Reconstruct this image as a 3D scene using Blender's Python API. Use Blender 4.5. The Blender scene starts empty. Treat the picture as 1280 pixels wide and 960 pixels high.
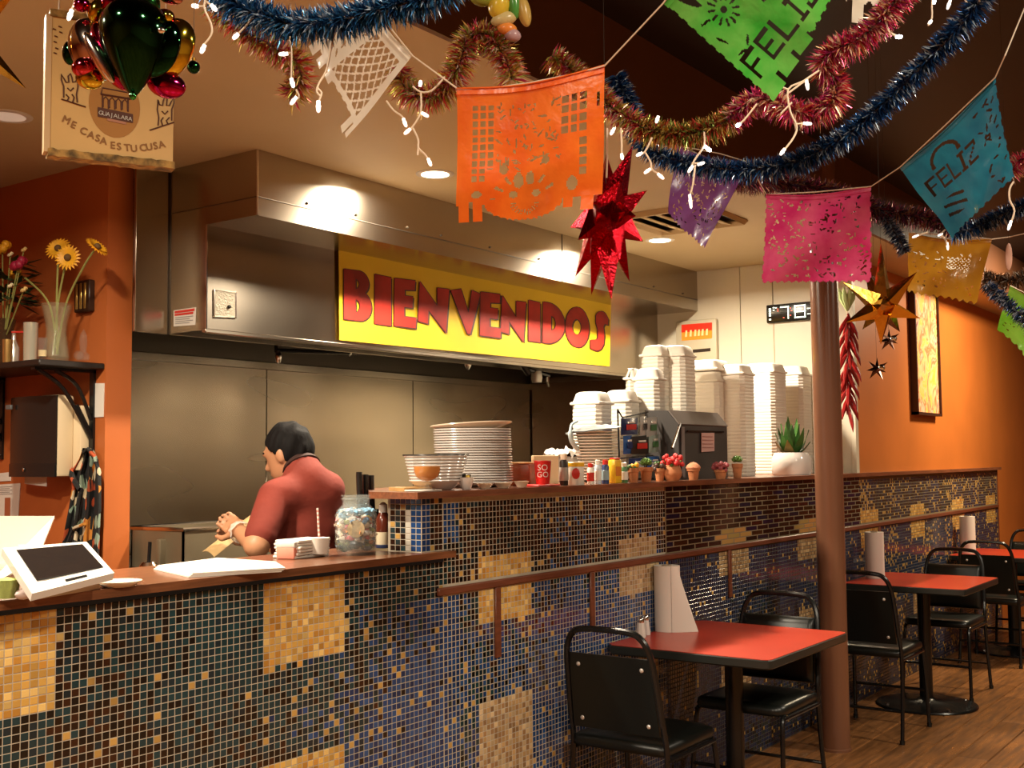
import bpy, math, random
import numpy as np
from mathutils import Matrix, Vector, noise
random.seed(7)
SC = bpy.context.scene
COL = SC.collection
pi = math.pi

# ---------------------------------------------------------------- camera, world, lights, exposure
FPX, YAW, PIT, ROLL = 1447.5, math.radians(35.65), math.radians(3.73), math.radians(-.5)
FW = Vector((math.cos(PIT)*math.cos(YAW), math.cos(PIT)*math.sin(YAW), math.sin(PIT)))
_r0 = Vector((math.sin(YAW), -math.cos(YAW), 0)); _u0 = _r0.cross(FW)
RT = _r0*math.cos(ROLL)+_u0*math.sin(ROLL)
UP = _u0*math.cos(ROLL)-_r0*math.sin(ROLL)
CAM = Vector((0, 0, 1.48))
cd = bpy.data.cameras.new('camera'); cam = bpy.data.objects.new('camera', cd); COL.objects.link(cam)
cd.sensor_width = 36; cd.lens = FPX/1280*36; cd.clip_start = .05
cam.matrix_world = Matrix(((RT.x, UP.x, -FW.x, 0), (RT.y, UP.y, -FW.y, 0), (RT.z, UP.z, -FW.z, 1.48), (0, 0, 0, 1)))
SC.camera = cam
w = bpy.data.worlds.new('world'); SC.world = w; w.use_nodes = True
w.node_tree.nodes['Background'].inputs[0].default_value = (1, .8, .6, 1)
w.node_tree.nodes['Background'].inputs[1].default_value = .02
SC.view_settings.view_transform = 'Standard'; SC.view_settings.look = 'None'
SC.view_settings.exposure = 0.0; SC.view_settings.gamma = 1; SC.view_settings.use_curve_mapping = False

def area(name, loc, size, power, col=(1, .86, .66), spread=165, target=None):
    l = bpy.data.lights.new(name, 'AREA'); l.shape = 'DISK'; l.size = size; l.energy = power; l.color = col
    l.spread = math.radians(spread)
    o = bpy.data.objects.new(name, l); COL.objects.link(o); o.location = loc
    if target is not None:
        d = Vector(target)-Vector(loc); o.rotation_euler = d.to_track_quat('-Z', 'Y').to_euler()
    return o
# kitchen downlights (the two seen in the ceiling, more of the same row further left)
KIT = [(3.93, 3.23), (5.94, 3.19)]
for x, y in KIT:
    area('kitchen_downlight_lamp', (x, y, 2.735), .13, 85)
for x, y in [(1.75, 3.1), (.4, 3.1)]:
    area('kitchen_downlight_lamp', (x, y, 2.735), .13, 80)
# dining room ceiling lamps, all behind or beside the view
for x, y, p in [(1.3, -.3, 90), (3.4, -.9, 80), (6.2, -.4, 60), (-.6, 1.2, 90)]:
    area('dining_lamp', (x, y, 2.98), .2, p)
# wall washer in front of the orange wall
area('wall_washer_lamp', (9.3, 1.30, 2.98),   .4, 95, (1, .80, .52), 170, (9.3, 2.0, .9))

# ---------------------------------------------------------------- helpers
def ray(px, py): return FW+RT*((px-640)/FPX)-UP*((py-480)/FPX)
def at_t(px, py, t): return CAM+ray(px, py)*t
def at_x(px, py, X): d = ray(px, py); return CAM+d*(X/d.x)
def at_y(px, py, Y): d = ray(px, py); return CAM+d*(Y/d.y)
def at_z(px, py, Z): d = ray(px, py); return CAM+d*((Z-1.48)/d.z)
def proj(p):
    d = Vector(p)-CAM; t = d.dot(FW)
    return 640+FPX*d.dot(RT)/t, 480-FPX*d.dot(UP)/t, t

def absloc(o):
    v = Vector((0, 0, 0))
    while o is not None:
        v = v+o.location; o = o.parent
    return v

def tag(o, label=None, cat=None, group=None, kind=None):
    if label: o['label'] = label
    if cat: o['category'] = cat
    if group: o['group'] = group
    if kind: o['kind'] = kind
    return o

def thing(name, loc, label, cat, group=None, kind=None):
    o = bpy.data.objects.new(name, None); COL.objects.link(o); o.location = loc; o.empty_display_size = .05
    return tag(o, label, cat, group, kind)

def copy_tree(o, parent=None):
    c = o.copy(); COL.objects.link(c)
    if parent is not None: c.parent = parent
    for ch in list(o.children): copy_tree(ch, c)
    return c

class MB:
    def __init__(s): s.v = []; s.f = []; s.m = []; s.c = []; s.cur = 0; s.col = None
    def add(s, vs, fs):
        n = len(s.v); s.v += [tuple(v) for v in vs]
        for f in fs:
            s.f.append([n+i for i in f]); s.m.append(s.cur); s.c.append(s.col)
        return s
    def box(s, a, b, M=None):
        (x0, y0, z0), (x1, y1, z1) = a, b
        vs = [Vector(p) for p in ((x0, y0, z0), (x1, y0, z0), (x1, y1, z0), (x0, y1, z0), (x0, y0, z1), (x1, y0, z1), (x1, y1, z1), (x0, y1, z1))]
        if M is not None: vs = [M @ v for v in vs]
        return s.add(vs, [(3, 2, 1, 0), (4, 5, 6, 7), (0, 1, 5, 4), (1, 2, 6, 5), (2, 3, 7, 6), (3, 0, 4, 7)])
    def rbox(s, a, b, r=.005, M=None, n=2):
        """box with rounded vertical and horizontal edges (superellipse-like rings)"""
        (x0, y0, z0), (x1, y1, z1) = a, b
        r = min(r, (x1-x0)/2.01, (y1-y0)/2.01, (z1-z0)/2.01)
        rings = []
        def ring(ins, z):
            pts = []
            rr = max(r-ins, 1e-5)
            for cx, cy, a0 in ((x1-r, y1-r, 0), (x0+r, y1-r, pi/2), (x0+r, y0+r, pi), (x1-r, y0+r, 1.5*pi)):
                for k in range(n+1):
                    t = a0+pi/2*k/n; pts.append((cx+rr*math.cos(t), cy+rr*math.sin(t), z))
            return pts
        for k in range(n+1):
            t = pi/2*k/n; rings.append(ring(r*(1-math.sin(t)), z0+r*(1-math.cos(t))))
        for k in range(n, -1, -1):
            t = pi/2*k/n; rings.append(ring(r*(1-math.sin(t)), z1-r*(1-math.cos(t))))
        return s.loft(rings, True, M)
    def loft(s, rings, cap=True, M=None, closed=True):
        k = len(rings[0]); vs = [Vector(p) for r in rings for p in r]
        if M is not None: vs = [M @ v for v in vs]
        fs = []
        for i in range(len(rings)-1):
            for j in range(k if closed else k-1):
                a = i*k+j; b = i*k+(j+1) % k
                fs.append((a, b, b+k, a+k))
        if cap:
            fs.append(tuple(range(k-1, -1, -1))); o = (len(rings)-1)*k; fs.append(tuple(range(o, o+k)))
        return s.add(vs, fs)
    def lathe(s, prof, c=(0, 0, 0), n=20, sx=1, sy=1, M=None, cap=True):
        rings = [[(c[0]+r*sx*math.cos(2*pi*j/n), c[1]+r*sy*math.sin(2*pi*j/n), c[2]+z) for j in range(n)] for r, z in prof]
        return s.loft(rings, cap, M)
    def tube(s, pts, r, n=8, closed=False):
        pts = [Vector(p) for p in pts]; rings = []; N = len(pts)
        rr = r if isinstance(r, (list, tuple)) else [r]*N
        pu = None
        for i, p in enumerate(pts):
            if closed: t = pts[(i+1) % N]-pts[i-1]
            else: t = pts[min(i+1, N-1)]-pts[max(i-1, 0)]
            if t.length < 1e-9: t = Vector((0, 0, 1))
            t.normalize()
            if pu is None:
                pu = t.orthogonal().normalized()
            else:
                pu = pu-t*pu.dot(t)
                if pu.length < 1e-6: pu = t.orthogonal()
                pu.normalize()
            v = t.cross(pu)
            rings.append([p+pu*(rr[i]*math.cos(2*pi*j/n))+v*(rr[i]*math.sin(2*pi*j/n)) for j in range(n)])
        if closed: rings.append(rings[0]); return s.loft(rings, False)
        return s.loft(rings, True)
    def ball(s, c, r, n=12, m=8, M=None):
        rx, ry, rz = (r, r, r) if not isinstance(r, (tuple, list)) else r
        rings = []
        for i in range(m+1):
            t = -pi/2+pi*i/m; q = max(math.cos(t), .02)
            rings.append([(c[0]+rx*q*math.cos(2*pi*j/n), c[1]+ry*q*math.sin(2*pi*j/n), c[2]+rz*math.sin(t)) for j in range(n)])
        return s.loft(rings, True, M)
    def prism(s, poly, h0, h1, M=None):
        n = len(poly)
        vs = [Vector((p[0], p[1], h0)) for p in poly]+[Vector((p[0], p[1], h1)) for p in poly]
        if M is not None: vs = [M @ v for v in vs]
        return s.add(vs, [tuple(range(n-1, -1, -1)), tuple(range(n, 2*n))]+[(i, (i+1) % n, n+(i+1) % n, n+i) for i in range(n)])
    def quad(s, a, b, c, d): return s.add([a, b, c, d], [(0, 1, 2, 3)])
    def slab(s, a, b, c, d, th):
        """thick quad; thickness goes behind the face a,b,c,d"""
        a, b, c, d = [Vector(p) for p in (a, b, c, d)]
        nn = (b-a).cross(d-a).normalized()*th
        vs = [a, b, c, d, a-nn, b-nn, c-nn, d-nn]
        return s.add(vs, [(0, 1, 2, 3), (7, 6, 5, 4), (1, 0, 4, 5), (2, 1, 5, 6), (3, 2, 6, 7), (0, 3, 7, 4)])
    def mesh(s, name, off=Vector((0, 0, 0)), smooth=True, ang=40):
        me = bpy.data.meshes.new(name)
        me.from_pydata([(v[0]-off.x, v[1]-off.y, v[2]-off.z) for v in s.v], [], s.f)
        if any(s.m): me.polygons.foreach_set('material_index', s.m)
        if any(c is not None for c in s.c):
            at = me.color_attributes.new('Col', 'FLOAT_COLOR', 'CORNER'); buf = []
            for f, c in zip(s.f, s.c):
                c = c or (1, 1, 1)
                buf += [c[0], c[1], c[2], 1]*len(f)
            at.data.foreach_set('color', buf)
        if smooth:
            me.polygons.foreach_set('use_smooth', [True]*len(s.f))
            me.set_sharp_from_angle(angle=math.radians(ang))
        me.update()
        return me
    def obj(s, name, mat, parent=None, label=None, cat=None, group=None, kind=None, smooth=True, ang=40):
        if parent is not None: off = absloc(parent)
        else:
            P = np.array(s.v); off = Vector((float(P[:, 0].min()+P[:, 0].max())/2, float(P[:, 1].min()+P[:, 1].max())/2, float(P[:, 2].min())))
        me = s.mesh(name, off, smooth, ang)
        for m in (mat if isinstance(mat, (list, tuple)) else [mat]): me.materials.append(m)
        o = bpy.data.objects.new(name, me); COL.objects.link(o)
        if parent is not None: o.parent = parent
        else: o.location = off
        return tag(o, label, cat, group, kind)

def smooth_path(pts, n=6, closed=False):
    P = [Vector(p) for p in pts]; out = []; N = len(P)
    for i in range(N if closed else N-1):
        if closed: a, b, c, d = P[i-1], P[i], P[(i+1) % N], P[(i+2) % N]
        else: a, b, c, d = P[max(i-1, 0)], P[i], P[i+1], P[min(i+2, N-1)]
        for k in range(n):
            t = k/n
            out.append(.5*((2*b)+(c-a)*t+(2*a-5*b+4*c-d)*t*t+(3*b-a-3*c+d)*t**3))
    if not closed: out.append(P[-1])
    return out

def text_geo(txt, size=1.0, extrude=0.0):
    cu = bpy.data.curves.new('t', 'FONT'); cu.body = txt; cu.size = size; cu.extrude = extrude; cu.align_x = 'CENTER'; cu.resolution_u = 3
    o = bpy.data.objects.new('t', cu); COL.objects.link(o)
    dg = bpy.context.evaluated_depsgraph_get(); me = o.evaluated_get(dg).to_mesh()
    vs = [v.co.copy() for v in me.vertices]; fs = [tuple(p.vertices) for p in me.polygons]
    o.evaluated_get(dg).to_mesh_clear()
    bpy.data.objects.remove(o); bpy.data.curves.remove(cu)
    return vs, fs

def fill_geo(polys, extrude=0.0):
    cu = bpy.data.curves.new('c', 'CURVE'); cu.dimensions = '2D'; cu.fill_mode = 'BOTH'; cu.extrude = extrude
    for p in polys:
        sp = cu.splines.new('POLY'); sp.points.add(len(p)-1); sp.use_cyclic_u = True
        for i, q in enumerate(p): sp.points[i].co = (q[0], q[1], 0, 1)
    o = bpy.data.objects.new('c', cu); COL.objects.link(o)
    dg = bpy.context.evaluated_depsgraph_get(); me = o.evaluated_get(dg).to_mesh()
    vs = [v.co.copy() for v in me.vertices]; fs = [tuple(p.vertices) for p in me.polygons]
    o.evaluated_get(dg).to_mesh_clear()
    bpy.data.objects.remove(o); bpy.data.curves.remove(cu)
    return vs, fs

def basis(o, ex, ey):
    """matrix whose local x,y,z run along ex, ey, ex x ey from o"""
    ex = Vector(ex).normalized(); ez = ex.cross(Vector(ey)).normalized(); ey = ez.cross(ex)
    return Matrix(((ex.x, ey.x, ez.x, o[0]), (ex.y, ey.y, ez.y, o[1]), (ex.z, ey.z, ez.z, o[2]), (0, 0, 0, 1)))

# ---------------------------------------------------------------- materials
MATS = {}
def mat(name, col=(.8, .8, .8), rough=.5, metal=0, var=0, vscale=8, bump=0, bscale=60, trans=0, emit=0, ecol=None, attr=False, coat=0, stretch=None, alpha=1, sheet=0, rvar=0, spec=.5, ior=1.45, col2=None, detail=5, soft=0):
    if name in MATS: return MATS[name]
    m = bpy.data.materials.new(name); m.use_nodes = True; nt = m.node_tree; N = nt.nodes; L = nt.links
    b = N['Principled BSDF']; MATS[name] = m
    b.inputs['Base Color'].default_value = (*col, 1); b.inputs['Roughness'].default_value = rough; b.inputs['Metallic'].default_value = metal
    b.inputs['Specular IOR Level'].default_value = spec; b.inputs['IOR'].default_value = ior
    if trans: b.inputs['Transmission Weight'].default_value = trans
    if coat: b.inputs['Coat Weight'].default_value = coat; b.inputs['Coat Roughness'].default_value = .1
    if emit: b.inputs['Emission Strength'].default_value = emit; b.inputs['Emission Color'].default_value = (*(ecol or col), 1)
    if alpha < 1: b.inputs['Alpha'].default_value = alpha
    src = None
    def coords(scale):
        tc = N.new('ShaderNodeTexCoord'); mp = N.new('ShaderNodeMapping'); mp.inputs['Scale'].default_value = scale
        L.new(tc.outputs['Object'], mp.inputs['Vector']); return mp.outputs['Vector']
    if attr:
        a = N.new('ShaderNodeAttribute'); a.attribute_name = 'Col'; src = a.outputs['Color']; L.new(src, b.inputs['Base Color'])
    if var or rvar or col2:
        nz = N.new('ShaderNodeTexNoise'); nz.inputs['Scale'].default_value = vscale; nz.inputs['Detail'].default_value = detail
        L.new(coords(stretch or (1, 1, 1)), nz.inputs['Vector'])
        if var or col2:
            mx = N.new('ShaderNodeMix'); mx.data_type = 'RGBA'
            c2 = col2 or tuple(max(0, c*(1-var)) for c in col)
            mr = N.new('ShaderNodeMapRange'); mr.inputs[1].default_value = .35-.25*soft; mr.inputs[2].default_value = .65+.25*soft
            L.new(nz.outputs['Fac'], mr.inputs[0]); L.new(mr.outputs[0], mx.inputs[0])
            mx.inputs[6].default_value = (*col, 1); mx.inputs[7].default_value = (*c2, 1)
            if src is not None:
                L.new(src, mx.inputs[6])
                hs = N.new('ShaderNodeHueSaturation'); hs.inputs['Value'].default_value = 1-var; L.new(src, hs.inputs['Color']); L.new(hs.outputs[0], mx.inputs[7])
            L.new(mx.outputs[2], b.inputs['Base Color']); src = mx.outputs[2]
        if rvar:
            m2 = N.new('ShaderNodeMapRange'); m2.inputs[3].default_value = max(.02, rough-rvar); m2.inputs[4].default_value = rough+rvar
            m2.inputs[1].default_value = .3-.2*soft; m2.inputs[2].default_value = .7+.2*soft
            L.new(nz.outputs['Fac'], m2.inputs[0]); L.new(m2.outputs[0], b.inputs['Roughness'])
    if bump:
        n2 = N.new('ShaderNodeTexNoise'); n2.inputs['Scale'].default_value = bscale; n2.inputs['Detail'].default_value = 3
        L.new(coords(stretch or (1, 1, 1)), n2.inputs['Vector'])
        bp = N.new('ShaderNodeBump'); bp.inputs['Strength'].default_value = bump; bp.inputs['Distance'].default_value = .004
        L.new(n2.outputs['Fac'], bp.inputs['Height']); L.new(bp.outputs['Normal'], b.inputs['Normal'])
    if sheet:
        tr = N.new('ShaderNodeBsdfTranslucent'); ms = N.new('ShaderNodeMixShader'); ms.inputs[0].default_value = sheet
        if src is not None: L.new(src, tr.inputs['Color'])
        else: tr.inputs['Color'].default_value = (*col, 1)
        out = N['Material Output']
        L.new(b.outputs[0], ms.inputs[1]); L.new(tr.outputs[0], ms.inputs[2]); L.new(ms.outputs[0], out.inputs['Surface'])
    return m

STEEL = mat('brushed_steel', (.45, .39, .315), .23, 1, vscale=2.2, rvar=.05, stretch=(1, 1, .6), detail=1, soft=1)
STEELB = mat('backsplash_steel', (.46, .385, .29), .25, 1, vscale=1.4, rvar=.09, stretch=(.7, .7, 2.2), var=.3, detail=1, soft=1)  # colour noise paints cloudy reflections into the steel
for m_, an in ((STEEL, .62), (STEELB, .5)):      # brushed along the sheet: highlights run up and down
    nt = m_.node_tree; tg = nt.nodes.new('ShaderNodeTangent'); tg.direction_type = 'RADIAL'; tg.axis = 'Z'; b_ = nt.nodes['Principled BSDF']
    b_.inputs['Anisotropic'].default_value = an; b_.inputs['Anisotropic Rotation'].default_value = .25; nt.links.new(tg.outputs[0], b_.inputs['Tangent'])
STEELD = mat('dark_steel', (.12, .10, .08), .4, 1)
CHROME = mat('chrome', (.75, .72, .68), .12, 1)
ORANGE = mat('orange_paint', (.56, .165, .032), .42, var=.12, vscale=2, bump=.03, bscale=120)
REDPAINT = mat('red_orange_paint', (.45, .120, .030), .42, var=.12, vscale=2, bump=.03, bscale=120)
BEIGE = mat('beige_ceiling_paint', (.56, .425, .235), .6, var=.06, vscale=2, bump=.05, bscale=150)
DARKCEIL = mat('dark_brown_ceiling_paint', (.012, .007, .005), .55, var=.2, vscale=2)
SOFFIT = mat('brown_soffit_paint', (.14, .055, .025), .5, var=.1, vscale=2)
WHITEWALL = mat('cream_wall_board', (.66, .60, .47), .4, var=.05, vscale=2)
BROWNWALL = mat('tan_dining_wall', (.42, .27, .15), .6)
WOODTOP = mat('counter_wood', (.21, .075, .03), .32, var=.45, vscale=6, stretch=(1, 14, 14), coat=.3)
BARWOOD = mat('bar_wood', (.24, .085, .04), .32, var=.4, vscale=6, stretch=(1, 14, 14), coat=.3)
TRIMW = mat('rail_wood', (.17, .05, .022), .4, var=.3, vscale=8, stretch=(1, 10, 10))
GROUT = mat('pale_grout', (.49, .42, .32), .8, var=.15, vscale=20)
TILE = mat('glass_tile', (1, 1, 1), .16, attr=True, coat=.4)
PLANK = mat('wood_plank', (.30, .13, .045), .32, attr=True, var=.55, vscale=4, stretch=(1, 9, 9), rvar=.08)
BLACKM = mat('black_metal', (.006, .006, .006), .25)
THREAD = mat('dark_thread', (.03, .02, .015), .7)
BLACKV = mat('black_vinyl', (.006, .0075, .0065), .33, bump=.05, bscale=200)
REDTOP = mat('red_laminate', (.50, .045, .02), .28, var=.15, vscale=3)
COLUMN = mat('brown_column_paint', (.19, .08, .043), .28, coat=.5)
WHITE = mat('white_plastic', (.66, .62, .56), .35)
FOAM = mat('white_foam', (.74, .69, .60), .55)
PAPER = mat('white_paper', (.68, .63, .56), .7)
CREAM = mat('cream_plastic', (.66, .52, .33), .4)
CERAMIC = mat('white_ceramic', (.70, .66, .62), .2, coat=.5)
CREAMCER = mat('cream_ceramic', (.85, .70, .52), .25, coat=.4)
GLASS = mat('clear_glass', (.22, .23, .21), .03, alpha=.10, spec=1, coat=1)
TERRA = mat('terracotta', (.50, .19, .075), .75, var=.2, vscale=30)
SCREEN = mat('dark_screen', (.012, .010, .010), .12)
SKIN = mat('skin', (.50, .24, .125), .5, var=.1, vscale=10)
SHIRT = mat('dark_red_shirt', (.235, .034, .02), .85, var=.25, vscale=6, bump=1, bscale=14)
HAIR = mat('black_hair', (.005, .004, .004), .75, spec=.2, bump=.6, bscale=90, stretch=(1, 1, .3))
DENIM = mat('dark_trousers', (.02, .02, .03), .8)
WIRE = mat('cream_wire', (.75, .60, .45), .5)
BULB = mat('warm_white_bulb', (1, .9, .8), .3, emit=1.5, ecol=(1, .86, .76))
BULBHOT = mat('bright_bulb', (1, 1, 1), .3, emit=25, ecol=(.9, .93, 1))
LAMPON = mat('lamp_disc', (1, .9, .7), .3, emit=14, ecol=(1, .82, .55))
LAMPDIM = mat('dim_lamp_disc', (.8, .7, .6), .4, emit=.25, ecol=(1, .8, .6))
LEAF = mat('green_leaf', (.07, .16, .03), .4, var=.4, vscale=12)
STEM = mat('green_stem', (.28, .28, .08), .5)
YELLOWP = mat('yellow_petal', (.85, .42, .02), .5, var=.2, vscale=30)
REDFOIL = mat('red_foil', (.50, .006, .016), .2, 1, bump=.5, bscale=160)
GOLDFOIL = mat('gold_foil', (.72, .38, .06), .16, 1, bump=.15, bscale=40)
TINSEL = mat('tinsel_foil', (1, 1, 1), .3, .6, attr=True)
def cmat(name, col, rough=.45, metal=0, **k): return mat(name, col, rough, metal, **k)
# ---------------------------------------------------------------- room shell
FY = 2.457      # front plane of both counters
ZC, ZD = 2.75, 3.1   # kitchen ceiling, dining ceiling
XW, BW = 7.12, 4.92  # cream wall, steel back wall
def struct(name, mb, m, parent=None, **k):
    return mb.obj(name, m, parent, kind='structure' if parent is None else None, **k)
fl = struct('floor', MB().box((-3, -4, -.06), (14, 5.3, -.006)), cmat('dark_floor_joint', (.03, .015, .008), .8))
# floor planks: single boards where they are seen, one joined field elsewhere
def plank_geo(mb, x0, x1, y0, y1, c):
    mb.col = c; h = .003
    mb.add([(x0, y0, -.006), (x1, y0, -.006), (x1, y1, -.006), (x0, y1, -.006), (x0+h, y0+h, 0), (x1-h, y0+h, 0), (x1-h, y1-h, 0), (x0+h, y1-h, 0)],
           [(4, 5, 6, 7), (0, 1, 5, 4), (1, 2, 6, 5), (2, 3, 7, 6), (3, 0, 4, 7)])
pw = .152; field = MB(); rnd = random.Random(3)
for r in range(-26, 17):
    y1 = FY-r*pw if False else -1.5+(r+26)*pw-2.5
    y0 = y1; y1 = y0+pw
    x = -3-rnd.random()*.9
    while x < 14:
        x1 = x+.91; a, b = max(x, -3), min(x1, 14); x = x1
        if b-a < .02 or y0 > 5.2: continue
        g = .75+.5*rnd.random(); c = (.32*g, .135*g, .045*g)
        vis = 4.4 < b and a < 11.5 and y1 > .9 and y0 < FY
        if vis:
            X, Y, T = proj(((a+b)/2, (y0+y1)/2, 0)); X0 = proj((a, y1, 0))[0]; X1 = proj((b, y0, 0))[0]
            vis = X1 > 700 and X0 < 1300
        if vis:
            mb = MB(); plank_geo(mb, a, b, y0+.0022, min(y1-.0022, 5.3), c); mb.obj('plank', PLANK, fl, smooth=False)
        else: plank_geo(field, a, b, y0+.0022, min(y1-.0022, 5.3), c)
field.obj('plank_field', PLANK, fl, kind='stuff', smooth=False)

struct('ceiling', MB().box((-3, 2.15, ZC), (XW+.1, 5.3, ZC+.1)).box((XW+.1, 2.15, ZC), (14, 2.52, ZC+.1)), BEIGE)
struct('ceiling', MB().box((-3, -4, ZD), (14, 2.16, ZD+.1)), DARKCEIL)
struct('wall_soffit', MB().box((-3, 2.13, ZC-.004), (14, 2.152, ZD)), SOFFIT)
struct('wall_near', MB().box((-3.1, -4.1, 0), (14, -4, ZD)), BROWNWALL)
struct('wall_far_left', MB().box((-3.1, -4, 0), (-3, 5.3, ZD)), REDPAINT)
struct('wall_end', MB().box((13, -4, 0), (13.1, 2.6, ZD)), cmat('deep_orange_paint', (.30, .06, .015), .5))
struct('wall_orange', MB().box((XW+.03, 2.50, 0), (13.1, 2.6, ZC+.002)), ORANGE)
struct('wall_wing', MB().box((2.91, 4.16, 0), (3.035, 5.3, ZC+.002)), REDPAINT)
struct('wall_hall', MB().box((-3, 5.2, 0), (2.92, 5.3, ZC+.002)), REDPAINT)
# cream wall at the far end of the kitchen: boards with recessed joints
wr = struct('wall_right', MB().box((XW+.006, 2.5, 0), (XW+.028, 5.1, ZC+.002)), cmat('joint_shadow_board', (.30, .26, .2), .7))
for y0, y1 in ((2.5, 2.995), (3.0, 3.225), (3.23, 4.1)):
    MB().rbox((XW-.004, y0, 0), (XW+.008, y1, ZC), .002, n=1).obj('wall_panel', WHITEWALL, wr)
MB().box((XW-.006, 2.47, 1.378), (XW+.045, 2.4995, ZC-.001)).obj('corner_trim', WHITEWALL, wr)
# steel back wall: sheets with seams and a top strip
wb = struct('wall_back', MB().box((3.03, BW+.012, 0), (XW, BW+.1, ZC)), STEELD)
xs = [3.04, 4.487, 5.75, 7.11]
for a, b in zip(xs[:-1], xs[1:]):
    MB().rbox((a+.002, BW, 0), (b-.002, BW+.012, 2.0), .002, n=1).obj('steel_panel', STEELB, wb)
MB().rbox((3.04, BW-.015, 1.995), (7.11, BW+.01, 2.04), .004, n=1).obj('steel_strip', STEEL, wb)
ws = struct('wall_kitchen_side', MB().box((XW-.012, 4.1, 0), (XW+.1, BW+.05, ZC)), STEELD)
MB().rbox((XW-.022, 4.105, 0), (XW-.010, 4.91, 2.04), .002, n=1).obj('steel_panel', STEELB, ws)
MB().rbox((XW-.035, 4.105, 2.04), (XW-.010, 4.91, 2.085), .004, n=1).obj('steel_strip', STEEL, ws)

# ---------------------------------------------------------------- ceiling fittings
def downlight(x, y, m, label):
    t = thing('downlight', (x, y, ZC), label, 'ceiling light')
    MB().lathe([(.062, -.004), (.075, -.006), (.085, -.003), (.087, .002)], (x, y, ZC), 24, cap=False).obj('trim_ring', WHITE, t)
    MB().lathe([(.0, -.0035), (.063, -.0035), (.063, -.001)], (x, y, ZC), 24, cap=False).obj('lens', m, t)
downlight(*KIT[0], LAMPON, 'lit round recessed ceiling light left of the orange paper banner')
downlight(*KIT[1], LAMPON, 'lit round recessed ceiling light right of the red foil star')
p = at_z(10, 145, ZC); downlight(p.x, p.y, LAMPDIM, 'dim round recessed ceiling light at the left edge by the wooden sign')
vx, vy = 5.45, 2.80
t = thing('ceiling_vent', (vx, vy, ZC), 'white square ceiling air vent behind the purple paper banner', 'vent')
MB().box((vx-.26, vy-.26, ZC-.003), (vx+.26, vy+.26, ZC+.001)).obj('backing', BLACKM, t)
MB().tube([(vx-.25, vy-.25, ZC-.008), (vx+.25, vy-.25, ZC-.008), (vx+.25, vy+.25, ZC-.008), (vx-.25, vy+.25, ZC-.008)], .022, 4, True).obj('frame', BEIGE, t)
for k in range(5):
    yy = vy-.18+.09*k
    MB().slab((vx-.24, yy, ZC-.02), (vx+.24, yy, ZC-.02), (vx+.24, yy+.06, ZC-.006), (vx-.24, yy+.06, ZC-.006), .004).obj('slat', BEIGE, t)

# ---------------------------------------------------------------- mosaic counters
TX, TZ = .0213, .0193
def patch(x, z):
    k = math.floor((x-2.245)/.968+.5) if False else None
    for i, a in enumerate((1.262, 2.238, 3.210, 4.165, 5.122, 6.093, 7.12, 8.13, 9.174, 10.193)):
        if a <= x <= a+.325:
            if .915 <= z <= 1.142: return 1+i
            if .31 <= z <= .636: return 1+i
    return 0
def tile_col(x, z, rng):
    r = rng.random(); j = .75+.5*rng.random()
    pt = patch(x, z)
    jag = patch(x+TX*rng.choice((-1, 0, 0, 1)), z+TZ*rng.choice((-1, 0, 0, 1)))
    if pt or (jag and rng.random() < .45):
        if x > 3 and z < .8: base = ((.46, .29, .13), (.30, .17, .075), (.56, .40, .22))[rng.randrange(3)]
        elif 4 < x < 6.5: base = ((.40, .27, .13), (.30, .18, .08), (.50, .36, .18))[rng.randrange(3)]
        else: base = ((.62, .36, .085), (.50, .24, .045), (.70, .47, .16), (.58, .33, .08))[rng.randrange(4)]
        return tuple(c*j for c in base)
    gold = .045 if x < 7.1 else .10
    n1 = noise.noise((x*1.7, z*1.7, 1.3)); n2 = noise.noise((x*2.6+7, z*2.6, 5.1))
    streak = x > 7.1 and math.sin(x*9+n1*3) > .55
    if streak: gold = .30
    if r < gold: return tuple(c*j for c in (.46, .27, .075))
    blue = 1/(1+math.exp(-((x-2.66)/.10+ (0.80-z)*6)))*(1.0 if z < 1.03 else 0)
    if 2.9 < x < 3.1 and z > 1.2: blue = .8
    if z > 1.03 and x > 3.1: blue = .28+n1*1.6 if x < 7.2 else .5+n2
    if z < 1.03 and x > 3.1: blue = .95+n2*.7+n1*.7-(.25 if z > .9 and x < 4 else 0)
    if rng.random() < blue:
        b = ((.015, .050, .155), (.010, .028, .09), (.022, .066, .18))[rng.randrange(3)]
        if x > 4.6: b = tuple(c*.45 for c in b)  # far blue tiles darkened in colour for the dimness by the tables
        return tuple(c*j for c in b)
    q = rng.random()+n2*.8
    if x > 2.9 and z > 1.03: q += .25
    if q < .30: b = (.014, .058, .070)
    elif q < .52: b = (.014, .036, .048)
    elif q < .72: b = (.006, .007, .007)
    elif q < .92: b = (.022, .011, .007)
    else: b = (.055, .018, .008)
    return tuple(c*j*(.62 if x < 4.6 else .4) for c in b)  # far dark tiles get the same dimness painted into their colour
def tile_geo(mb, x0, x1, z0, z1, c, proud=.0012, y=FY, flip=None):
    mb.col = c; h = .0014; yb = y; yf = y-proud
    vs = [(x0, yb, z0), (x1, yb, z0), (x1, yb, z1), (x0, yb, z1), (x0+h, yf, z0+h), (x1-h, yf, z0+h), (x1-h, yf, z1-h), (x0+h, yf, z1-h)]
    if flip is not None:  # tile facing -x on the end face at x = flip
        vs = [(flip-(y-a[1]), y+(a[0]-flip), a[2]) for a in vs]
    mb.add(vs, [(4, 5, 6, 7), (0, 1, 5, 4), (1, 2, 6, 5), (2, 3, 7, 6), (3, 0, 4, 7)])

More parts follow.
